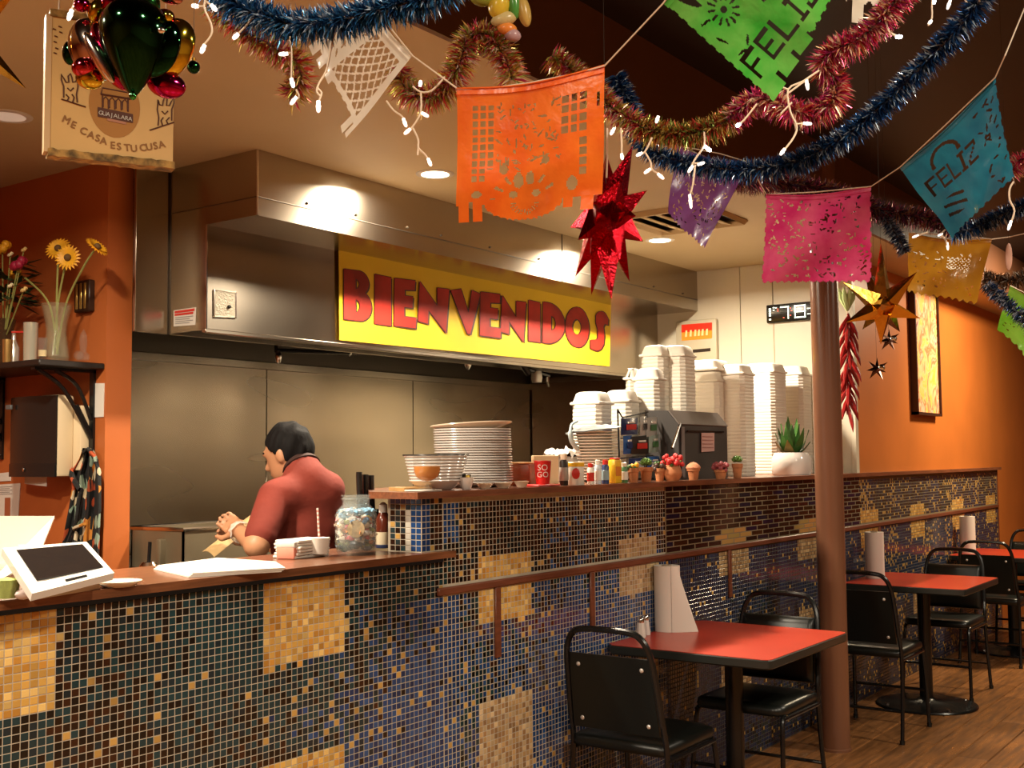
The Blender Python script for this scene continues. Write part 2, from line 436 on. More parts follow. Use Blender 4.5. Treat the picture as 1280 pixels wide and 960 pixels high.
lowc = thing('order_counter', (1.8, FY, 0), 'low order counter with gold and dark mosaic tile front and brown wooden top', 'counter')
MB().box((-1.2, FY, 0), (2.9105, FY+.12, 1.15)).obj('counter_body', GROUT, lowc)
MB().box((-1.2, FY+.12, .0), (2.9, FY+.34, 1.15)).obj('counter_cabinet', TRIMW, lowc)
top = MB()
top.prism([(-1.2, 2.415), (3.04, 2.415), (3.04, 2.4545), (2.902, 2.4545), (2.902, 2.84), (-1.2, 2.84)], 1.158, 1.18)
top.obj('countertop', WOODTOP, lowc, label='brown wooden countertop with worn front edge', ang=20)
MB().box((-1.2, FY-.004, 1.142), (3.02, FY, 1.158)).obj('top_strip', cmat('navy_strip', (.012, .035, .09), .4), lowc)
barc = thing('bar_counter', (6, FY, 0), 'tall mosaic tiled bar wall with brown wooden cap and rail behind the tables', 'counter')
MB().box((2.912, FY, 0), (XW, FY+.145, 1.355)).box((XW, FY, 0), (10.6, 2.5, 1.355)).obj('bar_body', GROUT, barc)
SPL = 4.575
bt = MB(); bt.prism([(2.85, 2.42), (XW-.01, 2.42), (10.63, 2.42), (10.63, 2.505), (XW-.012, 2.505), (XW-.012, 2.98), (3.22, 2.98), (2.85, 2.63)], 1.355, 1.377)
bt.obj('bar_top', BARWOOD, barc, label='brown wooden bar cap', ang=20)
for x in (3.3, 4.5, 5.7, 6.9):
    MB().prism([(2.602, 1.354), (2.95, 1.354), (2.602, 1.1)], x-.015, x+.015, Matrix(((0, 0, 1, 0), (1, 0, 0, 0), (0, 1, 0, 0), (0, 0, 0, 1)))).obj('shelf_bracket', TRIMW, barc)
MB().rbox((2.985, FY-.014, 1.032), (10.6, FY, 1.058), .004, n=1).obj('rail', TRIMW, barc, label='brown horizontal rail')
for x, z in ((3.32, .785), (3.952, .81), (5.22, .805), (7.455, .755)):
    MB().rbox((x-.017, FY-.010, z), (x+.017, FY-.0005, 1.032), .003, n=1).obj('rail_drop', TRIMW, barc)
MB().box((10.6, FY-.004, 0), (10.625, 2.505, 1.355)).obj('end_trim', TRIMW, barc)

MB().box((SPL, FY-.0004, .0), (10.6, FY+.001, 1.035)).obj('dark_grout', cmat('dark_grout', (.07, .055, .04), .8), barc)
MB().box((SPL, FY-.0004, 1.055), (10.6, FY+.001, 1.354)).obj('brown_grout', cmat('brown_grout', (.20, .145, .08), .8), barc)
rng = random.Random(11)
cells_low, cells_bar, bricks = [], [], []
nx0 = int(math.floor((.9-3.03)/TX))
for i in range(nx0, 0):
    for k in range(59):
        x0 = 3.022+i*TX; z0 = .004+k*TZ
        if z0+TZ > 1.143: continue
        cells_low.append((x0, z0, tile_col(x0+TX/2, z0+TZ/2, rng)))
SPLIT = 4.57
i = 0; x0 = 3.024
while x0 < 10.58:
    for k in range(70):
        z0 = .004+k*TZ
        if z0+TZ > 1.353: break
        if 1.026 < z0+TZ/2 < 1.064: continue
        if x0 > SPLIT and z0 > 1.05 and x0 < 7.1: continue
        if z0 < .3 and x0 > 4.9: pass
        cells_bar.append((x0, z0, tile_col(x0+TX/2, z0+TZ/2, rng)))
    x0 += TX
def near(c):
    X, Y, T = proj((c[0], FY, c[1])); return T if (-8 < X < 1285 and Y < 968) else 99
cells_low.sort(key=near)
gap = .0011
shared = {}
stuff = MB()
for n, (x0, z0, c) in enumerate(cells_low):
    if n < 300:
        key = tuple(round(v*16)/16 if v > .2 else round(v, 2) for v in c)
        if key not in shared:
            mb = MB(); tile_geo(mb, -TX/2+gap, TX/2-gap, gap, TZ-gap, c, y=0)
            me = mb.mesh('tile', smooth=False); me.materials.append(TILE); shared[key] = me
        o = bpy.data.objects.new('tile', shared[key]); COL.objects.link(o); o.parent = lowc
        o.location = Vector((x0+TX/2, FY, z0))-lowc.location
    else: tile_geo(stuff, x0+gap, x0+TX-gap, z0+gap, z0+TZ-gap, c)
stuff.obj('tile_field', TILE, lowc, kind='stuff', smooth=False)
stuff = MB()
for x0, z0, c in cells_bar: tile_geo(stuff, x0+gap*1.7, x0+TX-gap*1.7, z0+gap, z0+TZ-gap, c)
# tiles on the bar end face (facing the order counter) and the strip above the low counter
for k in range(61, 70):
    z0 = .004+k*TZ
    for j in range(6):
        c = (.015, .05, .16) if j in (0, 1) or k == 69 else tile_col(2.0, 1.25, rng)
        c2 = (.55, .52, .45) if j == 2 and k < 68 else c
        tile_geo(stuff, 2.912+j*.0225+gap, 2.912+(j+1)*.0225-gap, z0+gap, z0+TZ-gap, c2, y=FY+.001, flip=2.912)
for k in range(61, 70):
    for j in range(5):
        z0 = .004+k*TZ; xx = 2.914+j*TX
        tile_geo(stuff, xx+gap, xx+TX-gap, z0+gap, z0+TZ-gap, (.01, .035, .12) if j < 2 else tile_col(3.2, 1.25, rng))
stuff.obj('tile_field', TILE, barc, kind='stuff', smooth=False)
# slim dark bricks in running bond on the far upper part of the bar
BX, BZ = .14, .0245
bl = []
for k in range(12):
    z0 = 1.0605+k*BZ; x = SPLIT+.012-(BX/2 if k % 2 else 0)
    while x < XW:
        a, b = max(x, SPLIT+.012), min(x+BX, XW); x += BX
        if b-a > .01:
            if patch((a+b)/2, z0+BZ/2):
                bl.append((a, b, z0, (.42*(.8+.4*rng.random()), .25, .08)))
            else: bl.append((a, b, z0, tuple(v*(.7+.6*rng.random()) for v in rng.choice(((.020, .010, .007), (.012, .008, .007), (.03, .013, .007), (.008, .012, .03))))))
bl.sort(key=lambda q: q[0])
stuff = MB()
for n, (a, b, z0, c) in enumerate(bl):
    mb = MB() if n < 290 else stuff
    tile_geo(mb, a+.0055, b-.0055, z0+.0018, z0+BZ-.0018, c, .0016)
    if n < 290: mb.obj('brick', TILE, barc, smooth=False)
if stuff.v: stuff.obj('brick_field', TILE, barc, kind='stuff', smooth=False)

# ---------------------------------------------------------------- extractor hood
hood = thing('extractor_hood', (5, 3.8, 2.03), 'long stainless steel extractor hood over the kitchen wall', 'range hood')
HX, HB = 3.17, 2.035
b_ = MB()
b_.box((HX, 3.54, 2.478), (XW-.006, BW+.01, ZC-.0005))
b_.obj('canopy', STEEL, hood)
# lower body: shell open at the bottom
b_ = MB()
b_.box((HX, 3.85, HB), (XW-.008, 3.87, 2.4785)).box((HX, 3.87, HB), (HX+.02, 4.11, 2.4785)).box((3.02, 4.11, HB), (XW-.008, 4.13, 2.4785))
b_.obj('body', STEEL, hood)
MB().box((HX+.02, 3.87, 2.30), (XW-.01, 4.11, 2.32)).box((3.035, 4.13, 2.30), (XW-.01, BW, 2.32)).obj('inner_ceiling', STEELD, hood)
MB().rbox((HX-.004, 3.843, HB-.014), (XW-.012, 3.872, HB+.004), .003, n=1).obj('bottom_lip', STEEL, hood)
MB().rbox((2.998, 4.09, 2.03), (HX-.004, 4.108, ZC-.003), .002, n=1).obj('closure_panel', STEEL, hood)
MB().box((HX-.003, 4.08, 2.03), (HX+.001, 4.109, ZC-.004)).obj('seam', STEELD, hood)
MB().box((HX-.0015, 3.536, 2.553), (XW-.01, 3.5405, 2.5555)).box((HX-.0025, 3.54, 2.553), (HX, 4.1, 2.5555)).obj('fold_line', STEELD, hood)
MB().box((HX-.002, 3.534, 2.478), (HX+.004, 3.541, ZC-.002)).box((HX-.002, 3.843, HB), (HX+.004, 3.851, 2.478)).obj('corner_edge', CHROME, hood)
MB().box((5.43, 3.5375, 2.478), (5.434, 3.5405, ZC-.002)).obj('seam', STEELD, hood)
for x in (3.45, 3.75, 4.1, 4.35, 4.75, 5.2, 5.6, 6.0, 6.5, 6.9):
    MB().ball((x, 3.538, 2.575), .006, 8, 4).obj('rivet', STEELD, hood)
# label, plate on the side and front
a, b, c, d = [at_y(q[0], q[1], 4.0) for q in ((217, 388), (245, 384), (244, 406), (217, 408))]
a, b, c, d = [at_x(q[0], q[1], HX-.002) for q in ((217, 388), (245, 384), (244, 406), (217, 408))]
st = MB().slab(d, c, b, a, .0015).obj('warning_label', PAPER, hood, label='white warning label with red header')
r = lambda u, v: a*(1-u)*(1-v)+b*u*(1-v)+c*u*v+d*(1-u)*v
mb = MB()
for v0, v1, u1 in ((.06, .2, .95), (.24, .36, .9)):
    mb.slab(r(.06, v1)-Vector((.002, 0, 0)), r(u1, v1)-Vector((.002, 0, 0)), r(u1, v0)-Vector((.002, 0, 0)), r(.06, v0)-Vector((.002, 0, 0)), .0004)
mb.obj('red_header', cmat('sign_red', (.6, .03, .02), .5), st)
mb = MB()
for k in range(4):
    v0 = .46+k*.12
    mb.slab(r(.08, v0+.045)-Vector((.002, 0, 0)), r(.9-.15*(k % 2), v0+.045)-Vector((.002, 0, 0)), r(.9-.15*(k % 2), v0)-Vector((.002, 0, 0)), r(.08, v0)-Vector((.002, 0, 0)), .0004)
mb.obj('print_lines', cmat('grey_print', (.3, .28, .27), .6), st)
a, b, c, d = [at_y(q[0], q[1], 3.846) for q in ((268, 362), (295, 365), (295, 397), (268, 396))]
pl = MB().slab(d, c, b, a, .004).obj('access_plate', cmat('hatched_metal', (.22, .19, .14), .5, .5, bump=.8, bscale=160), hood, label='small hatched metal plate')
MB().tube([a, b, c, d], .004, 4, True).obj('plate_frame', CHROME, pl)
MB().ball((a+b+c+d)/4+Vector((.02, -.004, -.01)), .008, 8, 5).obj('plate_knob', BLACKM, pl)
# fire suppression pipework under the hood
t = thing('fire_suppression_pipe', (4.3, 4.2, 2.0), 'thin black pipe with chrome nozzles under the left part of the hood', 'pipe')
p0, p1 = at_y(345, 438, 4.25), at_y(445, 441, 4.25)
MB().tube([(p0.x, p0.y, 2.301), p0, p1, (p1.x, p1.y, 2.301)], .012, 8).obj('pipe', BLACKM, t)
for px, py in ((348, 446), (437, 437)):
    q = at_y(px, py, 4.25); MB().lathe([(.006, .03), (.014, .02), (.018, 0), (.010, -.03), (.004, -.035)], q, 10).obj('nozzle', CHROME, t)
q = at_y(585, 455, 4.25)
t = thing('hood_nozzle', q, 'single chrome nozzle hanging below the banner bottom edge', 'nozzle')
MB().tube([(q.x, q.y, 2.301), q], .008, 8).obj('pipe', CHROME, t); MB().lathe([(.008, .02), (.02, .01), (.02, -.012), (.006, -.035)], q, 10).obj('nozzle', CHROME, t)
q = at_y(672, 468, 4.0)
t = thing('suppression_head', q, 'black and chrome valve assembly hanging under the hood near the foam boxes', 'valve')
MB().tube([q+Vector((-.14, 0, .03)), q+Vector((.12, 0, .0))], .014, 8).tube([q+Vector((-.1, 0, .02)), (q.x-.1, q.y, 2.301)], .01, 8).tube([q+Vector((-.17, 0, .06)), q+Vector((-.1, 0, -.0))], .02, 8).obj('arm', BLACKM, t)
MB().lathe([(.03, -.03), (.035, .0), (.03, .04)], q+Vector((-.01, 0, -.02)), 12).obj('valve_body', cmat('pale_metal', (.5, .47, .4), .4, .6), t)
MB().tube([q+Vector((.11, 0, 0)), q+Vector((.11, 0, -.04))], .011, 8).tube([q+Vector((.105, 0, -.04)), q+Vector((.12, 0, -.07))], .007, 8).obj('nozzle', CHROME, t)

# ---------------------------------------------------------------- welcome banner
BY = 3.838
corn = [at_y(*q, BY) for q in ((424, 425), (762, 458), (764, 375), (423, 313))]
mb = MB(); N = 24
A, B, C_, D_ = corn
ring = []
for i in range(N+1):
    u = i/N; wv = .004*math.sin(u*17)+.003*math.sin(u*7+1)
    ring.append([(A*(1-u)+B*u)+Vector((0, -abs(wv)*.5, 0)), (D_*(1-u)+C_*u)+Vector((0, -abs(wv), 0))])
vs = [v for r_ in ring for v in r_]
mb.add(vs, [(2*i, 2*i+2, 2*i+3, 2*i+1) for i in range(N)])
mb.add([v+Vector((0, .0015, 0)) for v in vs], [(2*i+1, 2*i+3, 2*i+2, 2*i) for i in range(N)])
ban = mb.obj('welcome_banner', cmat('yellow_banner', (.68, .44, .008), .65, var=.06, vscale=3), None, 'yellow cloth banner reading BIENVENIDOS in red letters on the hood', 'banner')
def arc(cx, cy, rx, ry, a0, a1, n=10): return [(cx+rx*math.cos(math.radians(a0+(a1-a0)*k/n)), cy+ry*math.sin(math.radians(a0+(a1-a0)*k/n))) for k in range(n+1)]
GL = {
 'B': [[(0, 0), (.0, 1), (.5, 1)]+arc(.52, .76, .38, .24, 85, -50)+arc(.55, .30, .45, .30, 60, -90)+[(.4, 0)], [(.42, .84)]+arc(.42, .73, .14, .10, 80, -80, 6)+[(.42, .62)], [(.42, .42)]+arc(.42, .29, .16, .13, 80, -80, 6)+[(.42, .16)]],
 'I': [[(.08, 0), (.08, 1), (.95, .97), (.95, .0)]],
 'E': [[(0, 0), (.03, 1), (.95, 1), (.93, .80), (.48, .78), (.48, .66), (.85, .66), (.82, .42), (.46, .42), (.46, .22), (1, .22), (.97, 0)]],
 'N': [[(0, 0.08), (.06, 1), (.62, .48), (.62, .90), (1, .90), (.90, -.12), (.34, .36), (.32, .04)]],
 'V': [[(0, .93), (.34, 1), (.60, .42), (.72, 1), (1, .93), (.66, -.10), (.56, -.10)]],
 'D': [[(0, 0), (.02, 1)]+arc(.18, .5, .82, .5, 85, -85, 14)+[(.1, 0)], [(.38, .68)]+arc(.38, .5, .22, .18, 85, -85, 8)+[(.38, .32)]],
 'O': [arc(.5, .5, .5, .5, 0, 350, 22), arc(.48, .5, .20, .2, 0, 350, 14)],
 'S': [[(0, .0), (0, .22), (.30, .24), (.42, .30), (.40, .55), (.30, .70)]+arc(.62, .80, .34, .22, 160, 30, 8)+[(1, .84), (.98, .68), (.80, .70), (.72, .62), (.78, .40), (.74, .16), (.58, .02), (.34, -.04)]],
}
LET = [('B', 428.5, 463, 338.5, 401), ('I', 465, 488.5, 344, 406), ('E', 491, 519, 349.5, 409), ('N', 521, 560, 354, 408), ('V', 562, 599, 362, 412), ('E', 598.5, 625, 366.5, 421), ('N', 624.5, 656, 371, 420.5), ('I', 658, 674.5, 376, 427), ('D', 677, 704.5, 379, 430), ('O', 705.5, 735, 384, 434), ('S', 737, 759, 390, 437)]
red = MB(); shade = MB()
for ch, xa, xb, yt, yb in LET:
    vs, fs = fill_geo(GL[ch])
    for m_, off, dx, dy in ((shade, -.0065, 1.9, 1.5), (shade, -.0063, -.8, -.5), (shade, -.0061, .9, -.8), (shade, -.006, -.6, .9), (red, -.008, 0, 0)):
        out = []
        for v in vs:
            px = xa+(xb-xa)*v.x; sl = .125*(px-(xa+xb)/2)
            py = yb+(yt-yb)*v.y+sl
            q = at_y(px+dx, py+dy, BY); q.y += off; out.append(q)
        m_.add(out, fs)
shade.obj('letter_shadow', cmat('letter_dark', (.045, .008, .004), .5), ban, label='dark brown letter edges', smooth=False)
red.obj('lettering', cmat('letter_red', (.40, .016, .006), .7, var=.5, vscale=5), ban, label='red BIENVENIDOS lettering', smooth=False)
# ---------------------------------------------------------------- the cook: smooth field -> one continuous surface
class Field:
    def __init__(s, lo, hi, h):
        s.lo = np.array(lo, float); s.h = h
        n = np.ceil((np.array(hi)-s.lo)/h).astype(int)+1
        s.F = np.full(n, 9.0, np.float32)
        s.ax = [s.lo[i]+h*np.arange(n[i]) for i in range(3)]
    def sub(s, lo, hi, pad):
        sl = []
        for i in range(3):
            a = max(0, int((lo[i]-pad-s.lo[i])/s.h)); b = min(s.F.shape[i], int((hi[i]+pad-s.lo[i])/s.h)+2)
            sl.append(slice(a, max(a, b)))
        X = np.meshgrid(*[s.ax[i][sl[i]] for i in range(3)], indexing='ij')
        return tuple(sl), np.stack(X, -1)
    def blend(s, sl, d, k):
        a = s.F[sl]
        if k <= 0: s.F[sl] = np.minimum(a, d); return
        hh = np.maximum(k-np.abs(a-d), 0)/k
        s.F[sl] = np.minimum(a, d)-hh*hh*k*.25
    def cone(s, a, b, ra, rb, k=.02):
        a = np.array(a, float); b = np.array(b, float); r = max(ra, rb)
        sl, P = s.sub(np.minimum(a, b)-r, np.maximum(a, b)+r, k+.05)
        ab = b-a; t = np.clip(((P-a) @ ab)/(ab @ ab), 0, 1)
        d = np.linalg.norm(P-a-t[..., None]*ab, axis=-1)-(ra+(rb-ra)*t)
        s.blend(sl, d.astype(np.float32), k); return s
    def ell(s, c, r, k=.02, M=None):
        c = np.array(c, float); r = np.array(r, float); R = r.max()
        sl, P = s.sub(c-R, c+R, k+.05); Q = P-c
        if M is not None: Q = Q @ np.array(M.to_3x3())
        k0 = np.linalg.norm(Q/r, axis=-1); k1 = np.linalg.norm(Q/(r*r), axis=-1)+1e-9
        s.blend(sl, (k0*(k0-1)/k1).astype(np.float32), k); return s
    def grid(s): return np.stack(np.meshgrid(*s.ax, indexing='ij'), -1)
    def mesh(s):
        F = s.F; ins = F < 0
        nx, ny, nz = [n-1 for n in F.shape]
        cnt = np.zeros((nx, ny, nz), np.float32); pos = np.zeros((nx, ny, nz, 3), np.float32)
        offs = [(0, 0, 0), (1, 0, 0), (0, 1, 0), (1, 1, 0), (0, 0, 1), (1, 0, 1), (0, 1, 1), (1, 1, 1)]
        for i, o in enumerate(offs):
            for ax in range(3):
                if o[ax]: continue
                q = list(o); q[ax] = 1
                a = F[o[0]:o[0]+nx, o[1]:o[1]+ny, o[2]:o[2]+nz]; b = F[q[0]:q[0]+nx, q[1]:q[1]+ny, q[2]:q[2]+nz]
                m = (a < 0) != (b < 0); t = np.where(m, a/(a-b+1e-12), 0)
                cnt += m
                for c in range(3): pos[..., c] += m*(o[c]+(t if c == ax else 0))
        act = cnt > 0; idx = np.full((nx, ny, nz), -1, np.int64); idx[act] = np.arange(act.sum())
        cell = np.argwhere(act); V = (pos[act]/cnt[act][:, None]+cell)*s.h+s.lo
        faces = []
        for ax in range(3):
            u, v = (ax+1) % 3, (ax+2) % 3
            sa = [slice(None)]*3; sb = [slice(None)]*3; sa[ax] = slice(0, -1); sb[ax] = slice(1, None)
            m = ins[tuple(sa)] != ins[tuple(sb)]
            P = np.argwhere(m); ok = (P[:, u] > 0) & (P[:, v] > 0) & (P[:, u] < (nx, ny, nz)[u]) & (P[:, v] < (nx, ny, nz)[v]); P = P[ok]
            if not len(P): continue
            def I(du, dv):
                Q = P.copy(); Q[:, u] -= du; Q[:, v] -= dv; return idx[Q[:, 0], Q[:, 1], Q[:, 2]]
            q = np.stack([I(1, 1), I(0, 1), I(0, 0), I(1, 0)], 1)
            fl_ = ~ins[P[:, 0], P[:, 1], P[:, 2]]; q[fl_] = q[fl_][:, ::-1]
            faces.append(q)
        f = np.concatenate(faces); f = f[(f >= 0).all(1)]
        return V, f
    def mb(s):
        V, f = s.mesh(); m = MB(); m.add(V.tolist(), f.tolist()); return m

bx, by = 3.17, 3.32
elb = at_y(321, 682, by-.05); wri = at_y(298, 663, by+.13); hnd = at_y(288, 655, by+.24)
bx = at_y(386, 650, by).x
PW = lambda x, y, z: (bx+x, by+y, z)
hc = np.array(at_y(361, 566, by+.06)); HR = Matrix.Rotation(math.radians(14), 4, 'Z') @ Matrix.Rotation(math.radians(-22), 4, 'X')
H_ = lambda x, y, z: tuple(Vector(hc) + HR.to_3x3() @ Vector((x, y, z)))
Lsh, Rsh = tuple(at_y(345, 622, by-.01)), tuple(at_y(409, 612, by-.06))
relb, rwri = PW(.235, .17, 1.08), PW(.03, .37, 1.16)
def arms(f, infl=0, sleeve=False, k=.03):
    for sh, el, wr_ in ((Lsh, tuple(elb), tuple(wri)), (Rsh, relb, rwri)):
        if sleeve:
            e2 = tuple(np.array(sh)*.22+np.array(el)*.78)
            f.cone(sh, e2, .070+infl, .060+infl, .018)
        else:
            f.cone(sh, el, .058, .043, k); f.cone(el, wr_, .043, .027, .02)
def torso(f, infl=0, k=.05):
    f.ell(PW(0, -.005, 1.20), (.160+infl, .108+infl, .20), k)
    f.cone(tuple(np.array(Lsh)*.8+np.array(Rsh)*.2), tuple(np.array(Rsh)*.85+np.array(Lsh)*.15), .060+infl, .064+infl, k)
    f.ell(PW(0, -.005, 1.0), (.150+infl, .11+infl, .2), k)
    f.ell(PW(0, -.02, .90), (.17+infl, .125+infl, .13), k)
B_ = Field(PW(-.5, -.25, -.01), PW(.42, .62, 1.75), .0085)
torso(B_); arms(B_)
neck0 = np.array(at_y(379, 590, by-.015))
B_.cone(neck0, H_(0, -.03, -.06), .062, .056, .03)
B_.ell(hc, (.074, .094, .112), .02, HR)
B_.ell(H_(0, .035, -.062), (.052, .055, .055), .03, HR)          # jaw
B_.cone(H_(0, .088, .005), H_(0, .108, -.022), .010, .015, .015)    # nose
B_.cone(H_(-.02, .088, -.058), H_(.02, .088, -.058), .009, .009, .008)  # lips
B_.cone(H_(-.035, .082, .028), H_(.035, .082, .028), .012, .012, .012)  # brow
for sx in (-1, 1): B_.ell(H_(sx*.076, -.004, -.012), (.010, .020, .032), .008, HR)  # ears
for sx in (-1, 1):
    B_.cone(PW(sx*.09, -.02, .86), PW(sx*.10, .02, .48), .088, .058, .03)
    B_.cone(PW(sx*.10, .02, .48), PW(sx*.105, -.02, .08), .056, .038, .02)
    B_.cone(PW(sx*.105, -.03, .045), PW(sx*.12, .17, .035), .042, .036, .03)
B1 = B_
# hands with separate fingers
def hand(f, wr_, tip, out, nrm):
    wr_ = Vector(wr_); d = (Vector(tip)-wr_).normalized(); o = Vector(out); o = (o-d*o.dot(d)).normalized(); n = d.cross(o)
    pc = wr_+d*.045
    M = Matrix((o, d, n)).transposed()
    f.ell(pc, (.040, .052, .017), .012, M.to_4x4())
    for i, (u, L_) in enumerate(((-.030, .066), (-.010, .076), (.010, .072), (.029, .058))):
        a = wr_+d*.082+o*u; b = a+d*L_*.45+n*nrm*.010; c = b+(d*.75+n*nrm*.65).normalized()*L_*.32; e = c+(d*.3+n*nrm*.95).normalized()*L_*.26
        f.cone(a, b, .0098, .0092, .003); f.cone(b, c, .0092, .0086, .003); f.cone(c, e, .0086, .0076, .003)
    a = wr_+d*.030-o*.030; b = a+(d*.6-o*.75+n*nrm*.2).normalized()*.042; c = b+(d*.9-o*.2+n*nrm*.4).normalized()*.032
    f.cone(a, b, .0135, .0115, .008); f.cone(b, c, .0115, .009, .003)
hand(B_, wri, tuple(hnd), (.6, -.3, .8), -1)
hand(B_, rwri, tuple(Vector(rwri)+Vector((-.35, .25, .12))), (.2, .1, -1), 1)
man = B_.mb().obj('person', SKIN, None, 'man with short black hair in a dark red T-shirt bending over the cooking station', 'person', ang=180)
# shirt
nd = np.array(H_(0, -.03, -.06))-neck0; nd /= np.linalg.norm(nd)
S_ = Field(PW(-.42, -.3, .80), PW(.42, .45, 1.50), .0085)
torso(S_, .018); arms(S_, 0, True); S_.cone(neck0-nd*.03, neck0+nd*.045, .076, .070, .04)
G = S_.grid()
rel = G-neck0; ax_ = rel @ nd; rad_ = np.linalg.norm(rel-ax_[..., None]*nd, axis=-1)
S_.F = np.maximum(S_.F, np.minimum(ax_-.022, .098-rad_))
S_.F = np.maximum(S_.F, .86-G[..., 2])
S_.mb().obj('shirt', SHIRT, man, label='dark red short-sleeved T-shirt', ang=180)
T_ = Field(PW(-.3, -.3, .05), PW(.3, .3, 1.0), .0105)
T_.ell(PW(0, -.02, .90), (.178, .132, .12), .04)
for sx in (-1, 1):
    T_.cone(PW(sx*.09, -.02, .86), PW(sx*.10, .02, .48), .10, .072, .03); T_.cone(PW(sx*.10, .02, .48), PW(sx*.105, -.02, .10), .072, .06, .02)
T_.mb().obj('trousers', DENIM, man, label='dark trousers', ang=180)
for sx in (-1, 1):
    Q = Field(PW(sx*.11-.09, -.12, 0), PW(sx*.11+.09, .27, .14), .009)
    Q.cone(PW(sx*.105, -.03, .05), PW(sx*.12, .17, .042), .052, .046, .03); Q.F = np.maximum(Q.F, .004-Q.grid()[..., 2]); Q.mb().obj('shoe', BLACKM, man, ang=180)
# hair: inflated skull cut to a short haircut
Hf = Field(hc-.17, hc+.17, .0055)
Hf.ell(H_(0, -.008, .016), (.084, .102, .108), .02, HR)
G = Hf.grid()-hc; L_ = G @ np.array(HR.to_3x3())
nape = -.052+.25*np.maximum(L_[..., 1]+.03, 0)*0
cut = np.maximum(-(L_[..., 2]-(-.062+np.clip((L_[..., 1]+.035)*1.25, 0, .2))), L_[..., 1]-.072)
Hf.F = np.maximum(Hf.F, cut.astype(np.float32))
nz = .004*np.sin(L_[..., 0]*90+L_[..., 1]*40)*np.sin(L_[..., 2]*70+L_[..., 1]*95)
Hf.F = Hf.F+nz.astype(np.float32)
Hf.mb().obj('hair', HAIR, man, label='short black hair', ang=180)
for sx in (-1, 1):
    e = MB().ball(H_(sx*.030, .073, .010), .0105, 10, 6).obj('eye', cmat('eye_white', (.7, .66, .6), .2), man)
    MB().ball(H_(sx*.030, .0815, .010), .0045, 8, 5).obj('iris', BLACKM, e)
    MB().tube([H_(sx*.048, .080, .030), H_(sx*.03, .090, .036), H_(sx*.014, .092, .032)], .004, 6).obj('eyebrow', HAIR, man)
# apron neck strap
ring = []
ux = np.cross(nd, (0, 1, 0)); ux /= np.linalg.norm(ux); uy = np.cross(nd, ux)
for k in range(28):
    a = 2*pi*k/28; ring.append(tuple(neck0+nd*(.026-.02*math.sin(a)*0)+ux*.066*math.cos(a)+uy*.066*math.sin(a)))
rr = []
mb = MB()
ringU = [Vector(p)+Vector(nd)*.012 for p in ring]; ringD = [Vector(p)-Vector(nd)*.010+(Vector(p)-Vector(neck0)).normalized()*.008 for p in ring]
ro = [(p-Vector(neck0)).normalized()*.004 for p in ringU]
mb.loft([[p+o for p, o in zip(ringD, ro)], [p+o for p, o in zip(ringU, ro)], [p-o for p, o in zip(ringU, ro)], [p-o for p, o in zip(ringD, ro)], [p+o for p, o in zip(ringD, ro)]], False)
mb.obj('apron_strap', cmat('dark_brown_cloth', (.035, .012, .008), .8), man, label='dark brown neck strap')
# clear glove cuff at the near wrist
wd = (Vector(wri)-Vector(elb)).normalized()
o1 = wd.orthogonal().normalized(); o2 = wd.cross(o1); rings = []
for k, (s_, r_) in enumerate(((-.035, .040), (-.028, .043), (-.015, .036), (.0, .037), (.012, .033))):
    rings.append([Vector(wri)+wd*s_+(o1*math.cos(2*pi*j/18)+o2*math.sin(2*pi*j/18))*(r_+.003*math.sin(j*2.7+k)) for j in range(18)])
MB().loft(rings, False).obj('glove_cuff', cmat('clear_glove', (.85, .8, .72), .3, alpha=.55), man, label='thin clear plastic glove cuff')

# ---------------------------------------------------------------- cooking station under the hood
def gb(name, a, b, m, par, r=.006): return MB().rbox(a, b, r).obj(name, m, par)
t = thing('griddle', (3.2, 4.2, 0), 'steel griddle station against the wall left of the cook', 'stove')
STV = mat('greasy_steel', (.20, .16, .10), .5, .6, rvar=.12, vscale=9)
gb('griddle_body', (3.04, 3.72, .1), (4.3, 4.85, 1.00), STEELD, t)
gb('griddle_plate', (3.06, 3.80, 1.0), (4.28, 4.83, 1.03), mat('blackened_steel', (.03, .025, .02), .5, .5), t)
q = at_y(163, 672, 4.0)
gb('splash_guard', (3.045, 3.97, 1.02), (3.22, 4.0, 1.165), STV, t)
gb('front_rail', (3.04, 3.70, 1.0), (4.3, 3.76, 1.045), STV, t)
for x in (3.15, 3.35, 3.6, 3.85, 4.1):
    MB().lathe([(.022, 0), (.026, .012), (.02, .035), (.0, .036)], (0, 0, 0), 12, M=basis((x, 3.72, .95), (1, 0, 0), (0, 0, 1))).obj('control_knob', CHROME, t)
for x in (3.08, 4.26):
    for y in (3.78, 4.8): MB().lathe([(.025, 0), (.025, .1)], (x, y, 0), 10).obj('leg', STEELD, t)
# open pan the cook works at
a = at_y(229, 656, 3.86); b = at_y(322, 652, 3.86)
px0, px1, pz = a.x, b.x+.12, 1.205
t = thing('steam_pan', ((px0+px1)/2, 4.0, 1.03), 'deep dull steel food pan in front of the cook', 'pan')
mb = MB(); y0, y1, z0 = 3.86, 4.2, 1.035
mb.box((px0, y0, z0), (px1, y0+.008, pz)).box((px0, y1-.008, z0), (px1, y1, pz)).box((px0, y0, z0), (px0+.008, y1, pz)).box((px1-.008, y0, z0), (px1, y1, pz)).box((px0, y0, z0), (px1, y1, z0+.006))
mb.obj('pan_body', STV, t)
MB().tube([(px0, y0, pz), (px1, y0, pz), (px1, y1, pz), (px0, y1, pz)], .009, 6, True).obj('rim', STEEL, t)
gb('food_filling', (px0+.01, y0+.01, z0+.006), (px1-.01, y1-.01, pz-.05), mat('dark_food', (.10, .05, .015), .7, var=.6, vscale=25, bump=1, bscale=40), t)
